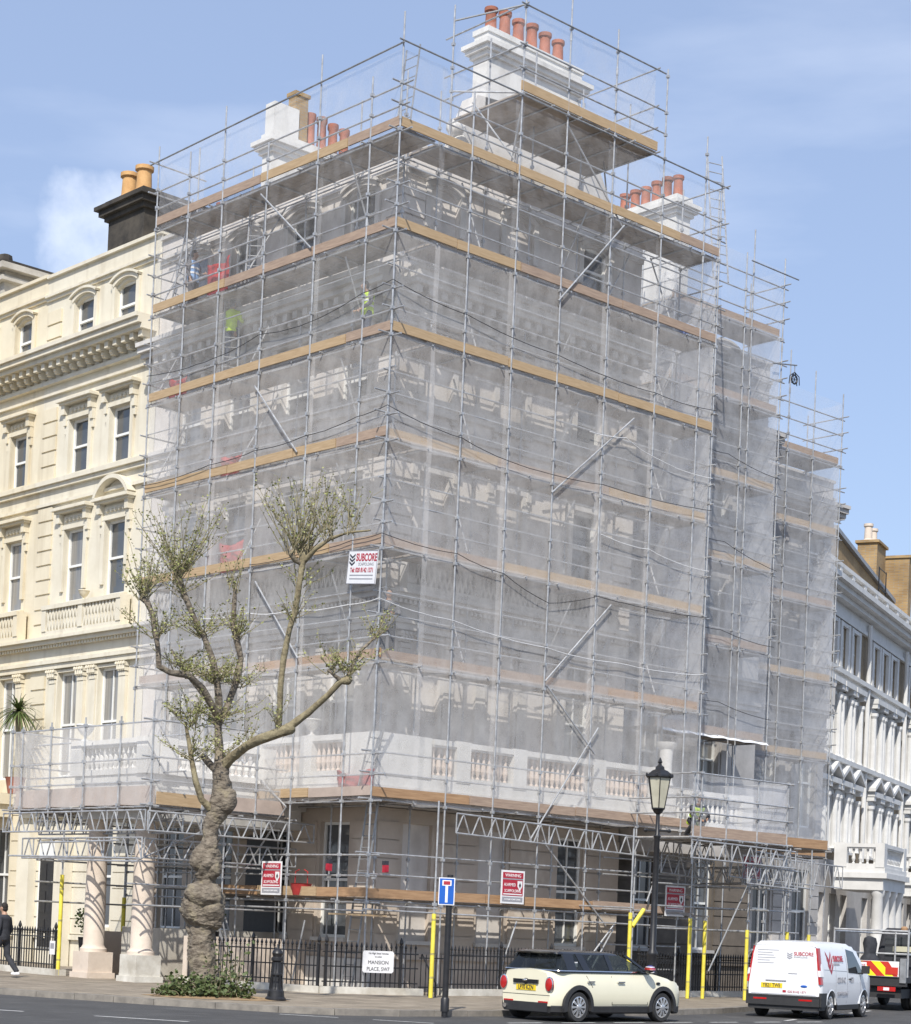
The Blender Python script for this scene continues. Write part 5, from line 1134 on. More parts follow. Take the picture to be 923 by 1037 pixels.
def frustum(m, rings, n=8, mi=0):
    """rings: (z, x0, x1, hw, corner radius) rounded rectangles stacked upward"""
    vs = []
    for z, x0, x1, hw, r in rings:
        for cx, cy, a0 in ((x1 - r, hw - r, 0), (x0 + r, hw - r, 90), (x0 + r, -hw + r, 180), (x1 - r, -hw + r, 270)):
            for k in range(n + 1):
                a = math.radians(a0 + 90 * k / n); vs.append((cx + r * math.cos(a), cy + r * math.sin(a), z))
    N = 4 * (n + 1)
    fs = [(i * N + k, i * N + (k + 1) % N, (i + 1) * N + (k + 1) % N, (i + 1) * N + k) for i in range(len(rings) - 1) for k in range(N)]
    fs += [tuple(range(N)), tuple(range((len(rings) - 1) * N, len(rings) * N))]
    m.add(vs, fs, mi)
def frange(a, b, s):
    n = int(round((b - a) / s)); return [a + (b - a) * i / n for i in range(n + 1)]
# ---- small cream hatchback
car = thing('parked_car', 'small cream hatchback with black roof and flag-patterned door mirror, parked at the kerb', 'car')
AX, RW = (-1.283, 1.283), .305
hw_ = lambda x: .863 * (1 - .25 * max(0, (abs(x - .07) - 1.40) / .60) ** 2.4)
ZB = [(-2, .95), (-1.80, .995), (.7, 1.015), (1.1, .985), (1.5, .91), (1.8, .81), (1.95, .71), (2.08, .56)]
xs = sorted(set([round(v, 3) for v in frange(-1.93, -1.65, .04) + frange(-1.66, -.86, .04) + frange(-.86, .88, .18) + frange(.9, 1.7, .04) + frange(1.7, 2.07, .045)]))
def sec(x):
    zb = lerp_tab(x, ZB); h = hw_(x); az = arch_z(x, AX, .36, .31); pr = []
    endf = max(0, (abs(x - .07) - 1.86) / .14)
    for fy, z in ((.965, .31), (.992, .37), (1.0, .48), (1.0, .56), (.995, .66), (.98, .76), (.955, .85), (.90, zb - .015), (.80, zb + .005), (.45, zb + .035), (0, zb + .045)):
        z = min(z, zb + .045 if fy < .9 else zb); z = max(z, az); pr.append((h * fy * (1 - .05 * endf * (z > .6)), z))
    return pr
m = MB(); loft(m, [(x, sec(x)) for x in xs]); m.build('body', CPAINT, car, True)
m = MB()
def sec2(x):
    h = hw_(x) * .985; az = arch_z(x, AX, .355, .31); return [(h * .93, max(.17, az)), (h * .985, max(.2, az)), (h * 1.003, max(.31, az)), (h * .99, max(.325, az)), (0, max(.33, az))]
loft(m, [(x, sec2(x)) for x in xs if -1.925 < x < 2.06]); m.build('sill', DPLAS, car)
m = MB(); m.box(F0, -1.75, 1.8, -.64, .64, .2, .8); m.build('underbody', DPLAS, car)
m = MB(); frustum(m, [(.98, -1.83, 1.0, .80, .16), (1.05, -1.80, .88, .785, .17), (1.20, -1.70, .55, .70, .18), (1.355, -1.60, .24, .615, .18)]); m.build('window_glass', CGLASST, car, True)
SEAT = M('tan_seat_cloth', (.30, .25, .19), (.22, .18, .14), 9, .9)
for x in (-.95, .05):
    for y in (-.36, .36):
        m = MB(); m.hexa([V3((x - .05, y - .22, .95)), V3((x + .12, y - .22, .95)), V3((x - .05, y + .22, .95)), V3((x + .12, y + .22, .95)), V3((x - .16, y - .18, 1.16)), V3((x - .06, y - .18, 1.16)), V3((x - .16, y + .18, 1.16)), V3((x - .06, y + .18, 1.16))]); m.ell((x - .13, y, 1.23), .05, .12, .08, 10); m.build('seat', SEAT, car, True)
m = MB(); m.path([(.50 + .17 * .35 * math.sin(t), -.36 + .17 * math.cos(t), 1.02 + .17 * .9 * math.sin(t)) for t in [2 * math.pi * k / 16 for k in range(17)]], .016, 6); m.build('steering_wheel', DPLAS, car)
m = MB(); frustum(m, [(1.345, -1.72, .20, .625, .16), (1.375, -1.74, .14, .60, .18), (1.41, -1.66, .0, .50, .2), (1.425, -1.45, -.3, .30, .2)]); m.build('roof', GBLACK, car, True)
m = MB(); frustum(m, [(1.012, -1.85, .98, .805, .16), (1.03, -1.845, .975, .80, .16)]); m.build('chrome_waistline', CHROME, car, True)
for s in (-1, 1):
    for x0, x1, w in ((-.28, -.30, .06), (-1.02, -1.12, .10), (-1.46, -1.45, .14), (.82, .30, .05)):
        m = MB(); m.hexa([V3((x0 - w, s * .80, 1.03)), V3((x0 + w, s * .80, 1.03)), V3((x0 - w, s * .765, 1.03)), V3((x0 + w, s * .765, 1.03)), V3((x1 - w, s * .628, 1.36)), V3((x1 + w, s * .628, 1.36)), V3((x1 - w, s * .58, 1.36)), V3((x1 + w, s * .58, 1.36))]); m.build('window_pillar', GBLACK, car)
for a in AX:
    for s in (-1, 1):
        wheel(car, a, s * .755, RW, .2, s); arch_trim(car, a, s * (hw_(a) - .005), s, .36, .31, .075, DPLAS, .22)
PR = lambda a, b, c: V3((-1.93 - b, -a, c))      # rear face seen from behind, a to the right
m = MB(); m.box(PR, -.27, .27, -.02, .012, .60, .715); p = m.build('number_plate', PLATEY, car); text(p, 'LP70 KZN', PR(0, .014, .618), (0, -1, 0), (0, 0, 1), .125, SDARK, xs=.78, bold=.002)
m = MB(); m.lathe(PR(0, -.02, 0) + V3((0, 0, .78)), [(.06, 0), (.06, .05), (.04, .06)], 16, ax=(-1, 0, 0)); m.box(PR, -.34, .34, -.02, .035, .74, .82); m.build('boot_handle', GBLACK, car)
m = MB(); m.ell(PR(0, .035, .80), .06, .05, .03, 12, rot=Matrix.Identity(3)); m.build('badge', CHROME, car, True)
for s in (-1, 1):
    m = MB(); m.lathe((-1.90, s * .63, .735), [(.15, 0), (.15, .03)], 20, ax=(-1, 0, 0)); m.v = [(x, s * .63 + (y - s * .63) * .68, z) for x, y, z in m.v]; t_ = m.build('tail_light', TAILR, car, True)
    m = MB(); m.lathe((-1.925, s * .63, .735), [(.16, 0), (.16, .012), (.135, .016)], 20, ax=(-1, 0, 0)); m.v = [(x, s * .63 + (y - s * .63) * .68, z) for x, y, z in m.v]; m.build('chrome_ring', CHROME, t_, True)
    m = MB(); m.lathe((-1.935, s * .63, .735), [(.135, 0), (.125, .02), (.05, .03)], 20, ax=(-1, 0, 0)); m.v = [(x, s * .63 + (y - s * .63) * .66, z) for x, y, z in m.v]; m.build('lens', TAILR, t_, True)
    m = MB(); m.box(PR, s * .48 - .13, s * .48 + .13, -.04, .01, .36, .40); m.build('reflector', TAILR, car)
m = MB(); m.box(PR, -.60, .60, -.08, .012, .19, .37); m.build('rear_bumper', DPLAS, car)
m = MB(); m.lathe((-1.97, .55, .27), [(.045, 0), (.045, .1), (.035, .1)], 14, ax=(1, 0, 0)); m.build('exhaust', CHROME, car)
for s in (-1, 1):
    for x in (-.96, -.05): m = MB(); m.box(F0, x - .10, x + .10, s * .85, s * .885, .80, .828); m.build('door_handle', CHROME, car)
m = MB()
for s in (-1, 1):
    for x0, z0, x1, z1 in ((-.30, .36, -.29, .93), (.80, .36, .83, .92), (-.30, .36, .80, .36), (-.9, .70, -1.04, .93)):
        m.tube((x0, s * .861, z0), (x1, s * (.861 if z1 < .5 else .80), z1), .006, 4)
m.tube(PR(-.66, .003, .52), PR(.66, .003, .52), .005, 4); m.build('door_seam', DPLAS, car)
for s in (-1, 1):
    m = MB(); m.box(F0, .68, .74, min(s * .80, s * .90), max(s * .80, s * .90), 1.0, 1.05); m.ell((.70, s * .96, 1.08), .09, .115, .085, 14, 0); mir = m.build('door_mirror', GBLACK, car, True)
    m = MB(); m.ell((.715, s * .962, 1.09), .095, .118, .085, 16); fl = m.build('mirror_cap', M('flag_blue', (.03, .045, .25), None, rough=.3), mir, True)
    m = MB()
    for k, (zz, mt) in enumerate(((1.09, 0), (1.14, 0), (1.04, 0))): m.lathe((.715, s * .962, zz - .011), [(.121 * math.sqrt(max(.05, 1 - ((zz - 1.09) / .09) ** 2)), 0), (.121 * math.sqrt(max(.05, 1 - ((zz - 1.09) / .09) ** 2)), .022)], 16)
    m.v = [(.715 + (x - .715) * .83, y, z) for x, y, z in m.v]; m.build('flag_stripe', M('flag_white', (.75, .72, .74), None, rough=.3), mir, True)
    m = MB()
    for zz in (1.09, 1.115): m.lathe((.715, s * .962, zz - .006), [(.124 * math.sqrt(max(.05, 1 - ((zz - 1.09) / .09) ** 2)), 0), (.124 * math.sqrt(max(.05, 1 - ((zz - 1.09) / .09) ** 2)), .014)], 16)
    m.v = [(.715 + (x - .715) * .83, y, z) for x, y, z in m.v]; m.build('flag_cross', CHEVR, mir, True)
for s in (-1, 1): m = MB(); m.ell((1.12, s * .855, .80), .07, .02, .03, 10); m.build('side_scuttle', GBLACK, car)
m = MB(); m.box(F0, -1.30, -1.22, -.713, -.705, 1.10, 1.20); m.build('windscreen_sticker', SWHITE, car)
place(car, (-.25, -7.62, GZ), math.radians(1.0)); WM[car.name] = Matrix.Identity(4)
# ---- white van
van = thing('parked_van', 'white panel van with red chevron logo on its side, parked beyond the cream car', 'van')
vx = sorted(set([round(v, 3) for v in frange(-2.14, -1.98, .03) + frange(-1.95, -1.0, .05) + frange(-1.0, .9, .19) + frange(.9, 1.75, .05) + frange(1.75, 2.27, .05)]))
VA = (-1.33, 1.33)
VT = [(-2.2, 1.73), (-2.05, 1.79), (-1.5, 1.825), (.2, 1.825), (.62, 1.79), (.95, 1.62), (1.42, 1.22), (1.6, 1.12), (2.0, 1.00), (2.2, .82), (2.3, .6)]
vw = lambda x: .905 * (1 - .16 * max(0, (x - 1.45) / .85) ** 2 - .06 * max(0, (-x - 2.0) / .14) ** 2)
def vsec(x):
    zt = lerp_tab(x, VT); h = vw(x); az = arch_z(x, VA, .375, .32); pr = []
    for fy, z in ((.965, .30), (.99, .45), (1.0, .62), (1.0, .72), (.995, .85), (.99, 1.05), (.955, 1.25), (.905, 1.45), (.855, 1.62), (.80, 1.72), (.70, 1.785), (.4, 1.815), (0, 1.825)):
        zc = z if z < zt else zt - .0; zc = max(min(z, zt - (1.825 - z) * .05), az); f = fy if z < 1.7 or zt > 1.7 else fy; pr.append((h * f, zc))
    return pr
m = MB(); loft(m, [(x, vsec(x)) for x in vx]); m.build('body', VPAINT, van, True)
m = MB(); m.box(F0, -2.0, 2.0, -.66, .66, .2, .8); m.build('underbody', DPLAS, van)
m = MB(); loft(m, [(x, [(vw(x) * .93, max(.2, arch_z(x, VA, .37, .32))), (vw(x) * .985, max(.22, arch_z(x, VA, .37, .32))), (vw(x) * .99, max(.33, arch_z(x, VA, .37, .32))), (0, max(.34, arch_z(x, VA, .37, .32)))]) for x in vx if x < 2.2]); m.build('sill', DPLAS, van)
for a in VA:
    for s in (-1, 1): wheel(van, a, s * .79, .32, .2, s, 8); arch_trim(van, a, s * (vw(a) - .012), s, .375, .32, .03, VPAINT, .34)
VR = lambda a, b, c: V3((-2.14 - b, -a, c))
m = MB(); m.box(VR, -.88, .88, -.16, .05, .30, .50); m.box(VR, -.86, .86, -.1, .06, .50, .54); m.build('rear_bumper', DPLAS, van)
for s in (-1, 1):
    m = MB(); m.box(F0, -2.13, -1.72, min(s * .82, s * .915), max(s * .82, s * .915), .30, .62); m.build('bumper_corner', DPLAS, van)
    m = MB(); m.hexa([V3((-2.165, s * .845, .82)), V3((-2.02, s * .915, .82)), V3((-2.165, s * .895, .82)), V3((-2.03, s * .918, .82)), V3((-2.13, s * .735, 1.66)), V3((-2.0, s * .79, 1.66)), V3((-2.14, s * .765, 1.66)), V3((-2.02, s * .80, 1.66))]); tl = m.build('tail_light', TAILR, van, True)
    m = MB(); m.hexa([V3((-2.172, s * .835, 1.0)), V3((-2.0, s * .905, 1.0)), V3((-2.172, s * .885, 1.0)), V3((-2.0, s * .915, 1.0)), V3((-2.166, s * .815, 1.14)), V3((-2.0, s * .885, 1.14)), V3((-2.166, s * .865, 1.14)), V3((-2.0, s * .895, 1.14))]); m.build('clear_lens', SWHITE, tl)
    m = MB(); m.box(VR, s * .55 - .16, s * .55 + .16, .05, .056, .42, .46); m.build('reflector', TAILR, van)
m = MB(); m.box(VR, -.78, .78, .002, .008, .555, .562); m.box(VR, -.78, .78, -.03, .0, 1.685, 1.692); m.box(VR, -.44, .06, .004, .02, .86, .885); m.box(VR, .1, .32, .003, .012, 1.045, 1.055); m.build('door_seam', SGREY, van)
m = MB(); m.box(VR, -.55, -.03, .004, .014, .70, .81); p = m.build('number_plate', PLATEY, van); text(p, 'YB21 TWE', VR(-.29, .016, .718), (0, -1, 0), (0, 0, 1), .12, SDARK, xs=.78, bold=.002)
m = MB(); m.box(VR, -.2, .62, .0, .004, .62, .70); m.build('door_rib', VPAINT, van)
lt = text(van, 'SUBCORE', VR(.22, .004, 1.47), (0, -1, 0), (0, 0, 1), .12, SRED, 'LEFT', bold=.002, xs=.9); lt = text(van, 'SCAFFOLDING', VR(.22, .004, 1.415), (0, -1, 0), (0, 0, 1), .05, SGREY, 'LEFT')
VPl = lambda a, b, c: VR(a, b, c)
chevron_mark(van, VPl, .12, 1.47, .13, SGREY, .004)
m = MB()
for k, w in enumerate((.52, .36, .40, .44, .30, .40)): m.box(VR, -.66, -.66 + w, .003, .005, 1.57 - .06 * k, 1.583 - .06 * k)
m.build('small_print', SGREY, van)
m = MB(); m.ell(VR(.49, .006, .76), .01, .085, .03, 14); m.build('badge', SBLUE, van, True)
text(van, '020 8142 1371', VR(.1, .006, .60), (0, -1, 0), (0, 0, 1), .075, SRED, 'LEFT'); m = MB(); m.box(VR, -.02, .06, .004, .007, .60, .655); m.build('small_emblem', SRED, van)
# right side: y negative. side surface helper
def vside(x, z, off=.006):
    pr = vsec(x); y = pr[0][0]
    for (ya, za), (yb, zb) in zip(pr, pr[1:]):
        if za <= z <= zb and zb > za: y = ya + (yb - ya) * (z - za) / (zb - za); break
    return y + off
def vplate(m, poly, s=-1, off=.006, sub=6):
    """a skin that follows the van side: poly = 4 corners (x,z)"""
    (a, b, c, d) = poly; vs = []
    for j in range(sub + 1):
        for i in range(sub + 1):
            u, v = i / sub, j / sub; x = (a[0] * (1 - u) + b[0] * u) * (1 - v) + (d[0] * (1 - u) + c[0] * u) * v; z = (a[1] * (1 - u) + b[1] * u) * (1 - v) + (d[1] * (1 - u) + c[1] * u) * v
            vs.append((x, s * vside(x, z, off), z))
    m.add(vs, [(j * (sub + 1) + i, j * (sub + 1) + i + 1, (j + 1) * (sub + 1) + i + 1, (j + 1) * (sub + 1) + i) for j in range(sub) for i in range(sub)])
for s in (-1, 1):
    m = MB(); vplate(m, [(-.02, 1.10), (1.18, 1.06), (.62, 1.60), (.06, 1.66)], s, .008, 8); m.build('side_window', CGLASS, van, True)
    for x0, x1 in ((-.10, -.085), (.99, 1.005), (-1.0, -.99)): m = MB(); vplate(m, [(x0, .36), (x1, .36), (x1, 1.7 if x0 < .5 else 1.05), (x0, 1.7 if x0 < .5 else 1.05)], s, .004, 6); m.build('door_seam', SGREY, van)
    m = MB(); vplate(m, [(-1.9, 1.16), (-.1, 1.12), (-.1, 1.13), (-1.9, 1.17)], s, .004, 8); m.build('door_seam', SGREY, van)
    m = MB(); vplate(m, [(-.02, .92), (.18, .92), (.18, .96), (-.02, .96)], s, .02, 2); m.build('door_handle', DPLAS, van)
    m = MB()
    for k in range(3):
        z = 1.60 - .13 * k; x = -1.62 + .03 * k
        vplate(m, [(x, z), (x + .20, z - .20), (x + .20, z - .29), (x, z - .09)], s, .006, 4); vplate(m, [(x + .20, z - .20), (x + .40, z), (x + .40, z - .09), (x + .20, z - .29)], s, .006, 4)
    m.build('chevron_logo', SRED, van)
    m = MB(); y = s * (vside(.9, 1.1) + .0); m.box(F0, .86, .94, min(y, y + s * .08), max(y, y + s * .08), 1.06, 1.10); m.box(F0, .84, .95, min(y + s * .06, y + s * .24), max(y + s * .06, y + s * .24), 1.08, 1.27); m.build('door_mirror', DPLAS, van)
SY = -vside(-.7, 1.36, .009); text(van, 'SUBCORE', (-1.12, SY - .012, 1.36), (1, 0, 0), (0, .28, 1), .20, SRED, 'LEFT', bold=.003, xs=.88); text(van, 'SCAFFOLDING', (-1.12, SY - .02, 1.27), (1, 0, 0), (0, .25, 1), .07, SGREY, 'LEFT')
text(van, '020 8142', (-.9, -vside(-.6, .9, .012), .86), (1, 0, 0), (0, .05, 1), .19, SGREY, 'LEFT', xs=.9); text(van, '1371', (.1, -vside(.3, .9, .012), .86), (1, 0, 0), (0, .05, 1), .19, SGREY, 'LEFT', xs=.9); text(van, 'SCAFFOLDING', (-.9, -vside(-.6, .62, .012), .56), (1, 0, 0), (0, .02, 1), .13, SGREY, 'LEFT')
m = MB(); vplate(m, [(-1.9, .58), (-1.73, .58), (-1.73, .60), (-1.9, .60)], -1, .004, 2); m.hexa([V3((1.02, -.60, 1.56)), V3((1.02, .60, 1.56)), V3((1.0, -.60, 1.58)), V3((1.0, .60, 1.58)), V3((1.42, -.72, 1.21)), V3((1.42, .72, 1.21)), V3((1.43, -.72, 1.24)), V3((1.43, .72, 1.24))]); m.build('windscreen', CGLASS, van)
vloc = V3((7.92, -7.05, GZ)) + LAT * .32 - FWD * .55; vr = math.radians(19.0); vd = V3((math.cos(vr), math.sin(vr), 0)); vl = V3((-vd.y, vd.x, 0))
place(van, tuple(vloc + vd * 1.33 + vl * .80), vr); WM[van.name] = Matrix.Identity(4)
# ---- flatbed truck beyond the van
trk = thing('flatbed_truck', 'flatbed truck seen from behind with red and yellow chevron tailboard, at the right edge', 'truck')
m = MB(); m.box(F0, 0, 4.3, -1.12, 1.12, .78, .93); m.box(F0, -.02, .06, -1.14, 1.14, .68, .80); m.build('load_bed', DPLAS, trk)
m = MB(); m.box(F0, .2, 6.2, -.42, .42, .5, .77); m.box(F0, .15, 1.6, -.95, .95, .35, .6); m.build('chassis', DPLAS, trk)
TRR = lambda a, b, c: V3((-.02 - b, -a, c))
m = MB(); m.box(TRR, -1.1, .92, 0, .03, .94, 1.36); m.build('tailboard', SWHITE, trk)
m = MB(); m2 = MB(); w = .24
for k, (mm) in enumerate((m, m2, m, m2, m, m2, m, m2)):
    x0 = -1.10 + k * w
    if x0 + w * .9 > .92: break
    # stripes lean outward from the middle, as on the tailboard of the photograph
    sgn = 1 if k >= 4 else -1
    a0, a1 = x0, x0 + w
    sh = .2 * sgn
    mm.prism([TRR(max(-1.1, min(.9, a0 + sh)), .032, .95), TRR(max(-1.1, min(.9, a1 + sh)), .032, .95), TRR(max(-1.1, min(.9, a1 - sh)), .032, 1.35), TRR(max(-1.1, min(.9, a0 - sh)), .032, 1.35)], TRR(0, .004, 0) - TRR(0, 0, 0))
m.build('yellow_stripe', CHEVY, trk); m2.build('red_stripe', CHEVR, trk)
m = MB(); m.box(TRR, -.62, .02, .040, .05, .98, 1.31); p = m.build('tailboard_sign', SWHITE, trk); text(p, 'SUBCORE', TRR(-.27, .052, 1.16), (0, -1, 0), (0, 0, 1), .14, SRED, bold=.002, xs=.85); text(p, 'SCAFFOLDING', TRR(-.27, .052, 1.08), (0, -1, 0), (0, 0, 1), .06, SGREY)
m = MB(); m.box(TRR, .55, .9, .04, .05, 1.0, 1.2); m.build('red_marker', CHEVR, trk)
for a, b in ((.95, 1.12), (-1.16, -1.1)): m = MB(); m.box(TRR, a, b, -.05, .04, .78, 1.45); m.build('corner_post', STEELD, trk)
m = MB(); m.box(TRR, -.75, -.2, .03, .045, .55, .67); p = m.build('number_plate', PLATEY, trk); text(p, 'LK19 WZF', TRR(-.48, .047, .57), (0, -1, 0), (0, 0, 1), .11, SDARK, xs=.78)
for s in (-1, 1):
    m = MB(); m.box(TRR, min(s * .35, s * .85), max(s * .35, s * .85), .02, .06, .54, .66); tl = m.build('tail_light', TAILR, trk); m = MB(); m.box(TRR, s * .6 - .08, s * .6 + .08, .061, .068, .56, .64); m.build('lens', SWHITE, tl)
    for y in (.78, 1.0):
        m = MB(); m.lathe((1.5, s * y - .11, .4), [(.2, 0), (.36, 0), (.4, .04), (.4, .18), (.36, .22), (.2, .22)], 24, ax=(0, 1, 0)); m.build('wheel', RUBBER, trk, True)
    m = MB(); m.lathe((5.2, s * .95 - .11, .4), [(.2, 0), (.36, 0), (.4, .04), (.4, .18), (.36, .22), (.2, .22)], 24, ax=(0, 1, 0)); m.build('wheel', RUBBER, trk, True)
m = MB(); frustum(m, [(.6, 4.5, 6.3, 1.0, .15), (1.5, 4.45, 6.3, 1.02, .15), (2.2, 4.5, 6.0, .92, .2), (2.32, 4.6, 5.8, .8, .2)]); m.build('cab', CDARK, trk, True)
m = MB(); m.box(F0, 4.42, 4.46, -.75, .75, 1.5, 2.05); m.build('rear_window', CGLASS, trk)
m = MB(); m.box(F0, 4.40, 4.415, -.1, .5, 1.62, 1.78); m.build('cab_notice', M('pale_notice', (.5, .48, .36), None), trk)
m = MB()
for y in (-1.05, -.35, .35, 1.05): m.tube((.35 if abs(y) > 1 else 4.1, y, .9), (.35 if abs(y) > 1 else 4.1, y, 2.25), .03, 8)
for z in (1.55, 2.15): m.tube((4.1, -1.08, z), (4.1, 1.08, z), .028, 8); m.tube((.35, -1.05, z), (4.1, -1.05, z), .028, 8); m.tube((.35, 1.05, z), (4.1, 1.05, z), .028, 8)
m.tube((.35, -1.05, 2.2), (.35, 1.05, 2.2), .028, 8); m.build('rack_frame', STEEL, trk, True)
m = MB(); m.lathe((3.0, -.2, 2.2), [(.1, 0), (.1, .12), (.05, .16)], 12); m.build('beacon', BORG, trk)
tl_ = V3((15.0, -3.75, GZ)) + LAT * .45; place(trk, tuple(tl_ + vl * .55), vr); WM[trk.name] = Matrix.Identity(4)
tw_ = tl_ + vl * .55 + vd * .4
r = thing('black_sack', 'black sack hung on a post of the truck rack, above the chevron tailboard', 'sack', tuple(tw_ + V3((0, 0, 1))))
m = MB(); m.lathe(tw_ + vl * .05 + V3((0, 0, .93)), [(.26, 0), (.30, .15), (.24, .5), (.16, .62), (.2, .9), (.17, 1.05), (.05, 1.1)], 14); m.v = [tuple(V3(v) + V3((.05 * mnoise.noise(V3(v) * 4), .05 * mnoise.noise(V3(v) * 4 + V3((3, 3, 3))), 0))) for v in m.v]; m.build('sack_body', CDARK, r, True)
r = thing('pipe_bundle', 'bundle of pale pipes lying on the flatbed beside the black sack', 'pipes', tuple(tw_ + V3((0, 0, 1))))
m = MB()
for k in range(6): o_ = tw_ + vl * (.45 + .1 * (k % 3)) + V3((0, 0, .99 + .1 * (k // 3))); m.tube(o_, o_ + vd * 3.2, .05, 10)
m.build('pipes', SHEET, r, True)

# ------------------------------------------------------------------ people
def person(label, loc, rz, J=None, top=CDARK, legs=CDENIM, vest=None, hair=HAIR, vox=.014, helmet=None, scale=1.0, group=None, shoes=CDARK, sleeves=True, headless=False):
    D = dict(pel=(0, 0, .96), che=(.01, 0, 1.28), nec=(0, 0, 1.47), hea=(.03, 0, 1.63), shl=(0, .185, 1.41), shr=(0, -.185, 1.41), ell=(-.02, .25, 1.13), elr=(-.02, -.25, 1.13), wrl=(.08, .26, .90), wrr=(.08, -.26, .90),
             hil=(0, .095, .93), hir=(0, -.095, .93), knl=(.03, .11, .50), knr=(.03, -.11, .50), anl=(-.01, .115, .09), anr=(-.01, -.115, .09))
    D.update(J or {}); D = {k: V3(v) * scale for k, v in D.items()}
    r = thing('person', label, 'person', (0, 0, 0), group)
    b = MB(); T = lambda mm, p, q, ra, rb: mm.path([p, p.lerp(q, .35), p.lerp(q, .7), q], [ra, ra * .65 + rb * .35 + .006, ra * .3 + rb * .7 + .003, rb], 12)
    def torso(mm, g=0.0):
        up = (D['nec'] - D['pel']).normalized(); rt = (D['shr'] - D['shl']).normalized(); fw = rt.cross(up) * -1; vs = []; N = 18; prof = ((-.10, .155, .115), (0, .165, .12), (.16, .145, .105), (.32, .165, .115), (.42, .19, .115), (.47, .15, .095), (.51, .07, .065), (.56, .055, .058))
        Ls = (D['nec'] - D['pel']).length / .51
        for h, rx, ry in prof:
            c = D['pel'] + up * h * Ls
            for k in range(N): a = 2 * math.pi * k / N; vs.append(c + rt * (rx + g) * math.cos(a) + fw * (ry + g) * math.sin(a))
        mm.add(vs, [(i * N + k, i * N + (k + 1) % N, (i + 1) * N + (k + 1) % N, (i + 1) * N + k) for i in range(len(prof) - 1) for k in range(N)] + [tuple(range(N)), tuple(range((len(prof) - 1) * N, len(prof) * N))])
    torso(b)
    hd = D['hea']; fdir = (V3((1, 0, 0)) if 'face' not in (J or {}) else V3(J['face'])).normalized(); sd = V3((-fdir.y, fdir.x, 0)).normalized()
    b.ell(hd, .078, .078, .115, 16); b.ell(hd + fdir * .03 - V3((0, 0, .045)), .06, .058, .07, 12); T(b, D['nec'] - V3((0, 0, .04)), hd - V3((0, 0, .05)), .056, .052)
    b.ell(hd + fdir * .10 - V3((0, 0, .02)), .018, .014, .026, 8); b.ell(hd + fdir * .083 - V3((0, 0, .06)), .014, .026, .010, 8)
    for s in (-1, 1): b.ell(hd + sd * .08 * s - V3((0, 0, .01)), .018, .012, .032, 8)
    for s in 'lr':
        T(b, D['sh' + s], D['el' + s], .052, .04); T(b, D['el' + s], D['wr' + s], .04, .027); T(b, D['hi' + s], D['kn' + s], .085, .055); T(b, D['kn' + s], D['an' + s], .056, .038)
        d = (D['wr' + s] - D['el' + s]).normalized(); sg = 1 if s == 'l' else -1; px = d.cross(V3((0, sg, .2))).normalized(); pal = D['wr' + s] + d * .05
        b.ell(pal, .035, .022, .045, 10, rot=d.to_track_quat('Z', 'Y').to_matrix())
        for k, L_ in enumerate((.070, .080, .075, .058)):
            o_ = pal + px * (.027 - .018 * k) + d * .035; nd = (d + px.cross(d) * .5 * sg).normalized(); b.path([o_, o_ + d * L_ * .5, o_ + d * L_ * .5 + nd * L_ * .5], [.0095, .009, .007], 6)
        o_ = pal + px * .03 - d * .01; b.path([o_, o_ + px * .025 + d * .03, o_ + px * .03 + d * .06], [.011, .010, .008], 6)
        an = D['an' + s]; b.ell(an + V3((.05, 0, -.05)), .12, .042, .038, 10)
    body = b.build('body', SKIN, r)
    def rem(o, v):
        md = o.modifiers.new('Remesh', 'REMESH'); md.mode = 'VOXEL'; md.voxel_size = v; md.use_smooth_shade = True
        sm = o.modifiers.new('Smooth', 'SMOOTH'); sm.iterations = 2; sm.factor = .5
    rem(body, vox)
    t = MB(); torso(t, .018); t.v = t.v[:-18 * 1]; nf = len(t.v); t.f = [f for f in t.f if max(f) < nf] + [tuple(range(nf - 18, nf))]; t.m = [0] * len(t.f)
    for s in 'lr':
        T(t, D['sh' + s] + V3((0, 0, .0)), D['el' + s], .068, .054)
        if sleeves: T(t, D['el' + s], D['el' + s].lerp(D['wr' + s], .92), .054, .040)
    o = t.build('jacket', top, r); rem(o, .02)
    l = MB()
    for s in 'lr': T(l, D['hi' + s] + V3((0, 0, .05)), D['kn' + s], .105, .073); T(l, D['kn' + s], D['an' + s] + V3((0, 0, .0)), .073, .062)
    l.ell(D['pel'] - V3((0, 0, .03)), .14, .18, .12, 14); o = l.build('trousers', legs, r); rem(o, .02)
    s_ = MB()
    for s in 'lr': s_.ell(D['an' + s] + V3((.05, 0, -.045)), .135, .055, .05, 12); s_.tube(D['an' + s], D['an' + s] + V3((0, 0, -.04)), .055, 10)
    o = s_.build('shoes', shoes, r); rem(o, .018)
    if vest:
        t = MB(); torso(t, .032); t.v = t.v[:-18 * 2]; nf = len(t.v); t.f = [f for f in t.f if max(f) < nf] + [tuple(range(nf - 18, nf))]; t.m = [0] * len(t.f)
        o = t.build('vest', vest, r); rem(o, .02)
        bnd = MB(); up = (D['nec'] - D['pel']).normalized(); Ls = (D['nec'] - D['pel']).length / .51
        for h in (.10, .24): bnd.lathe(D['pel'] + up * h * Ls, [(.19, 0), (.19, .05)], 20, ax=up)
        c_ = D['pel']; bnd.v = [tuple(c_ + V3(((V3(v) - c_).x * .80, (V3(v) - c_).y * 1.02, (V3(v) - c_).z))) for v in bnd.v]; bnd.build('reflective_band', SWHITE, o)
    h = MB()
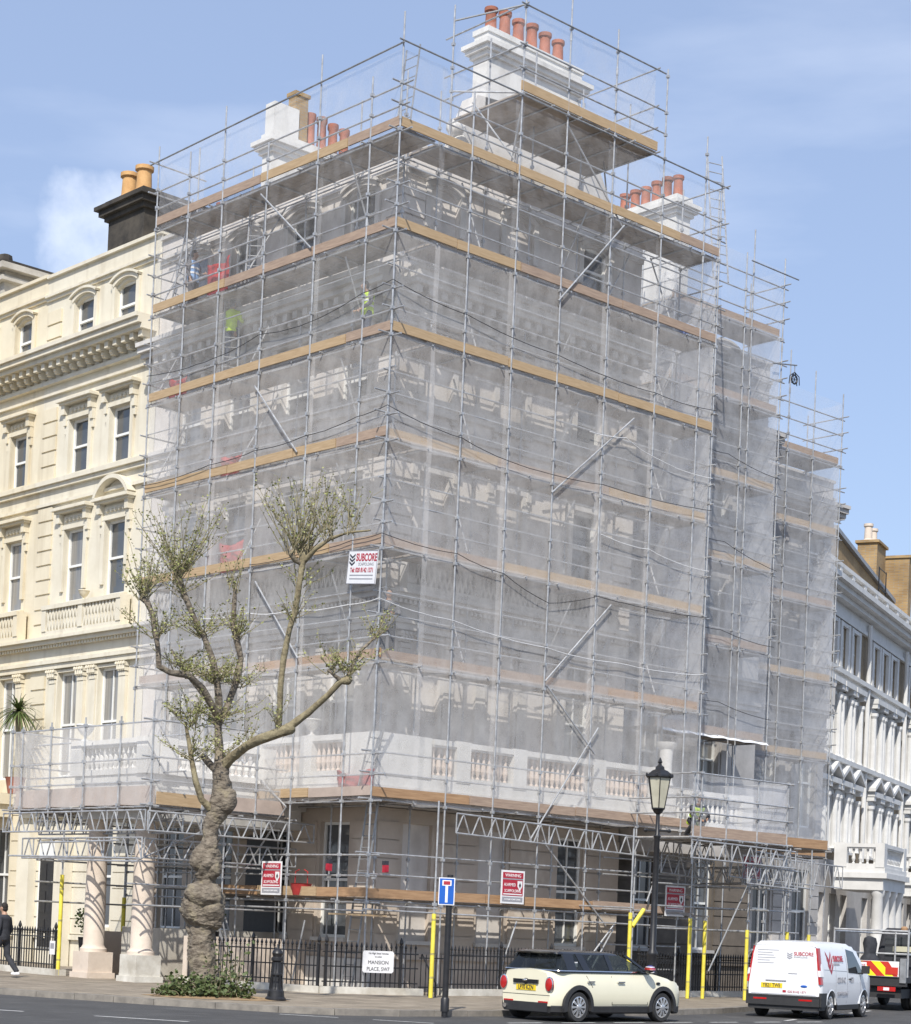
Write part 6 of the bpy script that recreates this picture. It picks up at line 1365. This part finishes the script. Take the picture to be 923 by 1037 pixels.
    if helmet: h.ell(hd + V3((0, 0, .035)), .105, .10, .10, 16); h.ell(hd + fdir * .05 + V3((0, 0, .03)), .10, .09, .015, 12); h.build('helmet', helmet, r, True)
    else:
        for k in range(1): h.ell(hd - fdir * .018 + V3((0, 0, .03)), .086, .086, .10, 16); h.ell(hd - fdir * .035 - V3((0, 0, .03)), .07, .078, .075, 12)
        h.build('hair', hair, r, True)
    place(r, loc, rz); WM[r.name] = Matrix.Identity(4)
    return r
person('worker in a pale blue vest near the left end of the scaffold, under the roof', (.75, 9.45, 18.32), math.radians(-70), dict(wrl=(.28, .12, 1.1), ell=(.03, .27, 1.16), face=(1, .3, 0)), CGREY, CDARK, HIVISB)
person('worker in a bright yellow top climbing beside a ladder on the left face', (.72, 7.5, 16.55), math.radians(20), dict(wrl=(.30, .16, 1.55), ell=(.15, .24, 1.30), wrr=(.30, -.14, 1.35), elr=(.14, -.24, 1.15), knr=(.26, -.1, .66), anr=(.18, -.1, .26)), HIVIS, CDENIM)
person('dark-haired worker in a lime vest near the corner pole, looking down over the boards', (.78, 1.85, 15.84), math.radians(160), dict(hea=(.10, 0, 1.61), ell=(.02, .27, 1.15), wrl=(.22, .2, .98), wrr=(.25, -.12, 1.0)), CGREY, CDENIM, HIVIS)
person('worker in dark clothes standing at the scaffold corner below the white board', (.62, .38, 8.02), math.radians(-125), dict(wrl=(.25, .10, 1.12), ell=(.05, .27, 1.14), wrr=(.27, -.08, 1.05), elr=(.04, -.27, 1.12)), CGREY, CDARK, None)
person('worker in a lime vest crouching on the low scaffold over the right-hand porch', (9.75, -1.7, 4.34), math.radians(-110), dict(pel=(0, 0, .42), che=(.16, 0, .70), nec=(.25, 0, .84), hea=(.33, 0, .98), shl=(.2, .185, .80), shr=(.2, -.185, .80), ell=(.34, .24, .56), elr=(.34, -.24, .56), wrl=(.5, .12, .46), wrr=(.5, -.12, .46), hil=(0, .1, .40), hir=(0, -.1, .40), knl=(.32, .16, .50), knr=(.30, -.16, .34), anl=(.05, .14, .09), anr=(-.12, -.14, .09)), CDARK, CDARK, HIVIS)
person('pedestrian in black clothes and white trainers, cut off by the left edge', (-5.86, 6.50, PZ), math.radians(118), dict(knl=(.2, .1, .52), anl=(.30, .1, .10), knr=(-.06, -.1, .50), anr=(-.34, -.1, .14)), CDARK, CDARK, None, scale=1.03, shoes=SWHITE)
vp = vloc + vd * 1.33 + vl * .80 + vd * .42 - vl * .42
person('driver in a lime vest seated behind the side window of the white van', (vp.x, vp.y, GZ + .28), vr, dict(pel=(0, 0, .42), che=(-.05, 0, .72), nec=(-.08, 0, .93), hea=(-.04, 0, 1.08), shl=(-.08, .19, .86), shr=(-.08, -.19, .86), ell=(.12, .24, .62), elr=(.12, -.24, .62), wrl=(.36, .14, .68), wrr=(.36, -.14, .68), hil=(.02, .1, .40), hir=(.02, -.1, .40), knl=(.44, .14, .46), knr=(.44, -.14, .46), anl=(.58, .12, .08), anr=(.58, -.12, .08)), HIVIS, CDARK)
# ------------------------------------------------------------------ loose things on the scaffolds
def ladder(p, q, label, w=.40, mat=STEEL):
    p, q = V3(p), V3(q); t = (q - p).normalized(); s = t.cross(V3((.3, .9, .3))); s = V3((-t.y, t.x, 0)); s = (s.normalized() if s.length > .15 else V3((0, 1, 0))) * w / 2
    r = thing('ladder', label, 'ladder', p, 'ladders on the scaffolds')
    for e in (-1, 1): m = MB(); m.tube(p + s * e, q + s * e, .026, 6); m.build('stile', mat, r, True)
    m = MB(); n = int((q - p).length / .28)
    for k in range(1, n): c = p.lerp(q, k / n); m.tube(c - s, c + s, .014, 6)
    m.build('rungs', mat, r, True); return r
ladder((.5, 9.95, 18.3), (.7, 9.35, 21.4), 'ladder by the blue-vested worker at the top left end of the main scaffold')
ladder((.45, 7.1, 15.8), (.9, 7.75, 19.2), 'ladder the yellow-topped worker climbs on the left face of the scaffold')
ladder((.4, 6.2, 18.3), (.9, 6.75, 21.2), 'ladder in front of an arched attic window on the left face')
ladder((.5, 1.2, .1), (.75, .75, 4.95), 'ladder rising inside the corner pole to the lowest netted lift', mat=STEELD)
ladder((.35, .75, 4.7), (.4, .15, 7.0), 'ladder standing on the first netted lift by the corner, before the balustrade', mat=STEELD)
ladder((3.6, 4.4, 21.0), (3.9, 4.2, 25.2), 'dark ladder standing up against the sky left of the corner pole', .55, STEELD)
ladder((13.4, 1.2, 20.7), (13.6, 1.8, 24.6), 'pale ladder against the sky at the right end of the main scaffold', .5)
def sheet(label, F, u, z, w, h, v, mat, cat='tarpaulin', name='red_tarpaulin', group=None, seed=0):
    r = thing(name, label, cat, F(u, v, z), group); n = 10; vs = []
    for j in range(n + 1):
        for i in range(n + 1):
            a, b = i / n, j / n; sag = -.12 * math.sin(a * math.pi) * b * b
            for dv in (0,): vs.append(F(u + w * (a - .5) * (1 - .12 * (1 - b)), v + .09 * mnoise.noise(V3((a * 4, b * 3, seed))) + .05 * math.sin(a * 11 + seed), z + h * b + sag + .05 * mnoise.noise(V3((a * 5, seed, 0)))))
    m = MB(); m.add(vs, [(j * (n + 1) + i, j * (n + 1) + i + 1, (j + 1) * (n + 1) + i + 1, (j + 1) * (n + 1) + i) for j in range(n) for i in range(n)])
    o = m.build('sheet', mat, r, True); md = o.modifiers.new('Solidify', 'SOLIDIFY'); md.thickness = .006
    return r
g_ = 'red sheets on the left face'
sheet('red sheet on the second lift from the top, right of the blue-vested worker', GL, 7.9, 18.45, 1.15, .95, -.5, REDP, group=g_, seed=1)
sheet('red sheet at the far left end of the lift below the yellow-topped worker', GL, 9.55, 15.95, .9, .6, -.5, REDP, group=g_, seed=2)
sheet('red sheet on the orange-boarded lift above the left tree crown', GL, 6.9, 13.4, .9, .6, -.5, REDP, group=g_, seed=3)
sheet('red sheet left of the tall tree limb, two lifts over the balustrade', GL, 6.75, 10.8, .95, .85, -.5, REDP, group=g_, seed=4)
sheet('red sheet on the lift over the white balustrade, beside the corner ladder', GL, 1.0, 4.95, 1.4, .45, -.3, REDP, group=g_, seed=5)
sheet('crumpled blue sheet on the top right of the main scaffold', GR, 11.2, 18.4, .5, .4, -.6, BLUEP, name='blue_tarpaulin', seed=6)
r = thing('red_tub', 'red plastic tub standing on the lowest boards, right of the left alarm sign', 'tub', GL(2.7, -.2, 2.32))
m = MB(); m.lathe(GL(2.7, -.15, 2.32), [(.20, 0), (.27, .28), (.29, .29), (.26, .28), (.19, .03)], 16); m.build('tub', REDP, r, True)
m = MB()
for s in (-1, 1): m.path([GL(2.7 + s * .25, -.15, 2.58), GL(2.7 + s * .24, -.15, 2.9), GL(2.7 + s * .10, -.15, 2.95)], .015, 6)
m.build('handle', REDP, r)
for u, F, lab in ((1.45, GL, 'small red alarm box clipped to the scaffold left of the corner pole'), (.55, GR, 'small red alarm box clipped to the scaffold right of the corner pole')):
    r = thing('alarm_box', lab, 'alarm box', F(u, .1, 3.0), 'small red alarm boxes by the corner'); m = MB(); m.box(F, u - .055, u + .055, -.05, .06, 2.92, 3.10); m.box(F, u - .04, u + .04, .06, .08, 2.94, 3.06); m.build('box', SRED, r); m = MB(); m.box(F, u - .06, u + .06, -.06, .05, 3.10, 3.20); m.build('cap', SDARK, r)
def cable(label, pts, mat=CABLE, rad=.009, name='cable', sag=.07, cat='cable', group=None):
    P = []
    for a, b in zip(pts, pts[1:]):
        a, b = V3(a), V3(b); L_ = (b - a).length; n = max(4, int(L_ / .35))
        for k in range(n): t = k / n; P.append(a.lerp(b, t) + V3((0, 0, -sag * min(1, L_ / 3) * 4 * t * (1 - t) + .015 * mnoise.noise(V3((a.x + t * 9, a.y, a.z))))))
    P.append(V3(pts[-1])); m = MB(); m.path(P, rad, 6); return tag(m.build(name, mat, None, True), label, cat, group)
def hang(zs_l, zc, zs_r, label, **k):
    nl, nr = len(zs_l), len(zs_r)
    pts = [GL(u, .06, z) for u, z in zs_l] + [V3((-.06, -.06, zc))] + [GR(u, .06, z) for u, z in zs_r]
    return cable(label, pts, **k)
gc = 'dark cables slung round the scaffold'
hang([(10.3, 16.55), (7.16, 16.45), (5.17, 16.7), (3.08, 16.6), (1.08, 16.9)], 17.0, [(2.39, 16.75), (5.64, 16.5), (9.4, 16.35), (11.9, 16.4)], 'topmost dark cable sagging round the scaffold, crossing the lime-vested worker', group=gc)
hang([(10.3, 13.5), (7.16, 13.62), (5.17, 13.7), (3.08, 13.75), (1.08, 13.9)], 14.0, [(2.39, 13.7), (4.0, 13.45), (7.45, 13.5), (11.9, 13.6)], 'second dark cable from the top, sagging round the main scaffold', group=gc)
hang([(5.17, 10.75), (3.08, 10.8), (1.08, 10.9)], 10.95, [(2.39, 10.85), (4.0, 10.6), (5.64, 10.1), (7.45, 10.55), (11.9, 10.6)], 'lowest dark cable, passing the top edge of the white board', group=gc)
gr_ = 'white net ties across the scaffold'
hang([(7.16, 9.55), (5.17, 9.5), (3.08, 9.4), (1.08, 9.35)], 9.4, [(2.39, 9.2), (5.64, 8.95), (8.4, 8.9), (11.9, 9.0)], 'white rope tie across the net level with the dark-clothed worker', mat=ROPE, name='rope', cat='rope', rad=.011, group=gr_)
cable('white rope tie on the right part of the right face, highest of the white ties', [GR(6.9, .05, 14.8), GR(8.3, .06, 14.9), GR(9.6, .05, 14.6), GR(11.9, .05, 14.5)], ROPE, .011, 'rope', .1, 'rope', gr_)
cable('white rope tie at right, below the X of crossed braces', [GR(7.5, .05, 12.2), GR(9.4, .06, 12.1), GR(11.9, .05, 11.9)], ROPE, .011, 'rope', .1, 'rope', gr_)
for k, (z0, z1) in enumerate(((16.6, 16.2), (13.9, 13.3), (11.2, 10.9), (9.0, 8.6))): cable('dark cable across the middle set-back scaffold, ' + ('highest of four', 'second highest of four', 'second lowest of four', 'lowest of four')[k], [G4(13.7, .1, z0), G4(16.2, .1, z0 - .1), G4(18.8, .1, z1)], group=gc)
# long X of crossed braces in front of a window
tag_ = None
# gin wheel on its arm at the end of the middle scaffold
r = thing('gin_wheel', 'small gin wheel hanging from a bracket pole at the right end of the middle scaffold', 'pulley', (19.6, 3.0, 19))
m = MB(); m.tube((18.2, 3.0, 19.75), (19.4, 3.0, 19.95), TR); m.tube((19.3, 3.0, 19.93), (19.3, 3.0, 19.7), .015); m.build('arm', STEELD, r)
gw = V3((19.3, 3.0, 19.48)); m = MB()
for k in range(6):
    a = 2 * math.pi * k / 6; m.tube(gw, gw + V3((.13 * math.cos(a), 0, .13 * math.sin(a))), .012)
m.path([gw + V3((.14 * math.cos(2 * math.pi * k / 14), 0, .14 * math.sin(2 * math.pi * k / 14))) for k in range(15)], .028, 6)
for dy in (-.05, .05): m.path([gw + V3((-.2, dy, -.16)), gw + V3((-.17, dy, .1)), gw + V3((0, 0, .23)), gw + V3((.17, dy, .1)), gw + V3((.2, dy, -.16))], .016, 6)
m.build('wheel', IRON, r)
# urns on the balcony dies
for i, (x, y, lab) in enumerate(((.75, 3.3, 'white stone urn on the left balustrade, right of the tree limb'), (-3.2, 7.55, 'white stone urn on the portico balustrade, in front of the cream house'))):
    m = MB(); urn(m, (x, y, 6.34 if i < 1 else 6.0), .62); tag(m.build('urn', WHITE, None, True), lab, 'urn', 'stone urns')
m = MB(); urn(m, FL(15.25, .3, 10.98), .45); tag(m.build('urn', CREAM2, None, True), 'small buff urn on the pierced balcony front between the cream house windows', 'urn', 'stone urns')
# ------------------------------------------------------------------ sky, sun, camera
sv = V3((-.776, -.63, 0)); EL = math.radians(46); sun_dir = V3((sv.x * math.cos(EL), sv.y * math.cos(EL), math.sin(EL))).normalized()
ld = bpy.data.lights.new('sun', 'SUN'); ld.energy = 3.9; ld.angle = math.radians(.53); ld.color = (1.0, .95, .87)
lo = bpy.data.objects.new('sun', ld); COL.objects.link(lo); lo.location = (-60, -40, 70); lo.rotation_euler = sun_dir.to_track_quat('Z', 'Y').to_euler()
w = bpy.data.worlds.new('World'); S.world = w; w.use_nodes = True; nt = w.node_tree; N = nt.nodes; L = nt.links
bg = N['Background']; sky = N.new('ShaderNodeTexSky'); sky.sky_type = 'NISHITA'; sky.sun_disc = False; sky.sun_elevation = EL; sky.sun_rotation = math.atan2(sv.x, sv.y); sky.air_density = 1.0; sky.dust_density = .9; sky.ozone_density = 2.2
tc = N.new('ShaderNodeTexCoord'); mx = N.new('ShaderNodeMix'); mx.data_type = 'RGBA'
# one small cumulus low on the left and thin high streaks: real cloud directions in the sky
def vdot(vec, lo_, hi_):
    d = N.new('ShaderNodeVectorMath'); d.operation = 'DOT_PRODUCT'; L.new(tc.outputs['Generated'], d.inputs[0]); d.inputs[1].default_value = vec
    r_ = N.new('ShaderNodeMapRange'); r_.interpolation_type = 'SMOOTHSTEP'; r_.inputs['From Min'].default_value = lo_; r_.inputs['From Max'].default_value = hi_; L.new(d.outputs['Value'], r_.inputs['Value']); return r_
cd = (LAT * -.178 + FWD * .92 + V3((0, 0, .315))).normalized()
r1 = vdot(tuple(cd), .9986, .99992)
n1 = N.new('ShaderNodeTexNoise'); n1.inputs['Scale'].default_value = 26; n1.inputs['Detail'].default_value = 9; n1.inputs['Roughness'].default_value = .58; L.new(tc.outputs['Generated'], n1.inputs['Vector'])
a1 = N.new('ShaderNodeMath'); a1.operation = 'MULTIPLY_ADD'; L.new(n1.outputs['Fac'], a1.inputs[0]); a1.inputs[1].default_value = 1.7; L.new(r1.outputs[0], a1.inputs[2])
r2 = N.new('ShaderNodeMapRange'); r2.interpolation_type = 'SMOOTHSTEP'; r2.inputs['From Min'].default_value = 1.25; r2.inputs['From Max'].default_value = 2.0; r2.inputs['To Max'].default_value = .34; L.new(a1.outputs[0], r2.inputs['Value'])
mpp = N.new('ShaderNodeMapping'); mpp.inputs['Scale'].default_value = (2.2, 2.2, 9); mpp.inputs['Rotation'].default_value = (.2, .1, 0); L.new(tc.outputs['Generated'], mpp.inputs['Vector'])
n2 = N.new('ShaderNodeTexNoise'); n2.inputs['Scale'].default_value = 2.2; n2.inputs['Detail'].default_value = 7; L.new(mpp.outputs[0], n2.inputs['Vector'])
r3 = N.new('ShaderNodeMapRange'); r3.inputs['From Min'].default_value = .48; r3.inputs['From Max'].default_value = .85; r3.inputs['To Min'].default_value = .02; r3.inputs['To Max'].default_value = .22; L.new(n2.outputs['Fac'], r3.inputs['Value'])
mxx = N.new('ShaderNodeMath'); mxx.operation = 'MAXIMUM'; L.new(r2.outputs[0], mxx.inputs[0]); L.new(r3.outputs[0], mxx.inputs[1])
L.new(mxx.outputs[0], mx.inputs['Factor']); hz = N.new('ShaderNodeMix'); hz.data_type = 'RGBA'; hz.inputs['Factor'].default_value = .6; hz.inputs['B'].default_value = (1.98, 2.5, 3.75, 1); L.new(sky.outputs[0], hz.inputs['A']); L.new(hz.outputs['Result'], mx.inputs['A']); mx.inputs['B'].default_value = (7.6, 7.8, 8.2, 1)
L.new(mx.outputs['Result'], bg.inputs['Color']); bg.inputs['Strength'].default_value = .15
cam = bpy.data.cameras.new('camera'); co = bpy.data.objects.new('camera', cam); COL.objects.link(co); S.camera = co
cam.sensor_width = 36; cam.sensor_fit = 'AUTO'; cam.lens = 36 * 1968.55 / 1037; cam.shift_y = (906.409 - 518.5) / 1037; cam.clip_end = 3000; cam.clip_start = .5
fw = (FWD * math.cos(PIT) + V3((0, 0, math.sin(PIT)))).normalized(); rt = LAT.copy(); upv = rt.cross(fw)
r0, u0 = rt * math.cos(ROLL) + upv * math.sin(ROLL), upv * math.cos(ROLL) - rt * math.sin(ROLL)
mt = Matrix((r0, u0, -fw)).transposed().to_4x4(); mt.translation = CAM; co.matrix_world = mt
S.view_settings.view_transform = 'Standard'; S.view_settings.look = 'None'; S.view_settings.gamma = 1; S.view_settings.use_curve_mapping = False; S.view_settings.exposure = 0.45
S.cycles.transparent_max_bounces = 32; S.cycles.max_bounces = 7; S.cycles.diffuse_bounces = 4; S.cycles.use_denoising = True
S.cycles.sample_clamp_indirect = 6
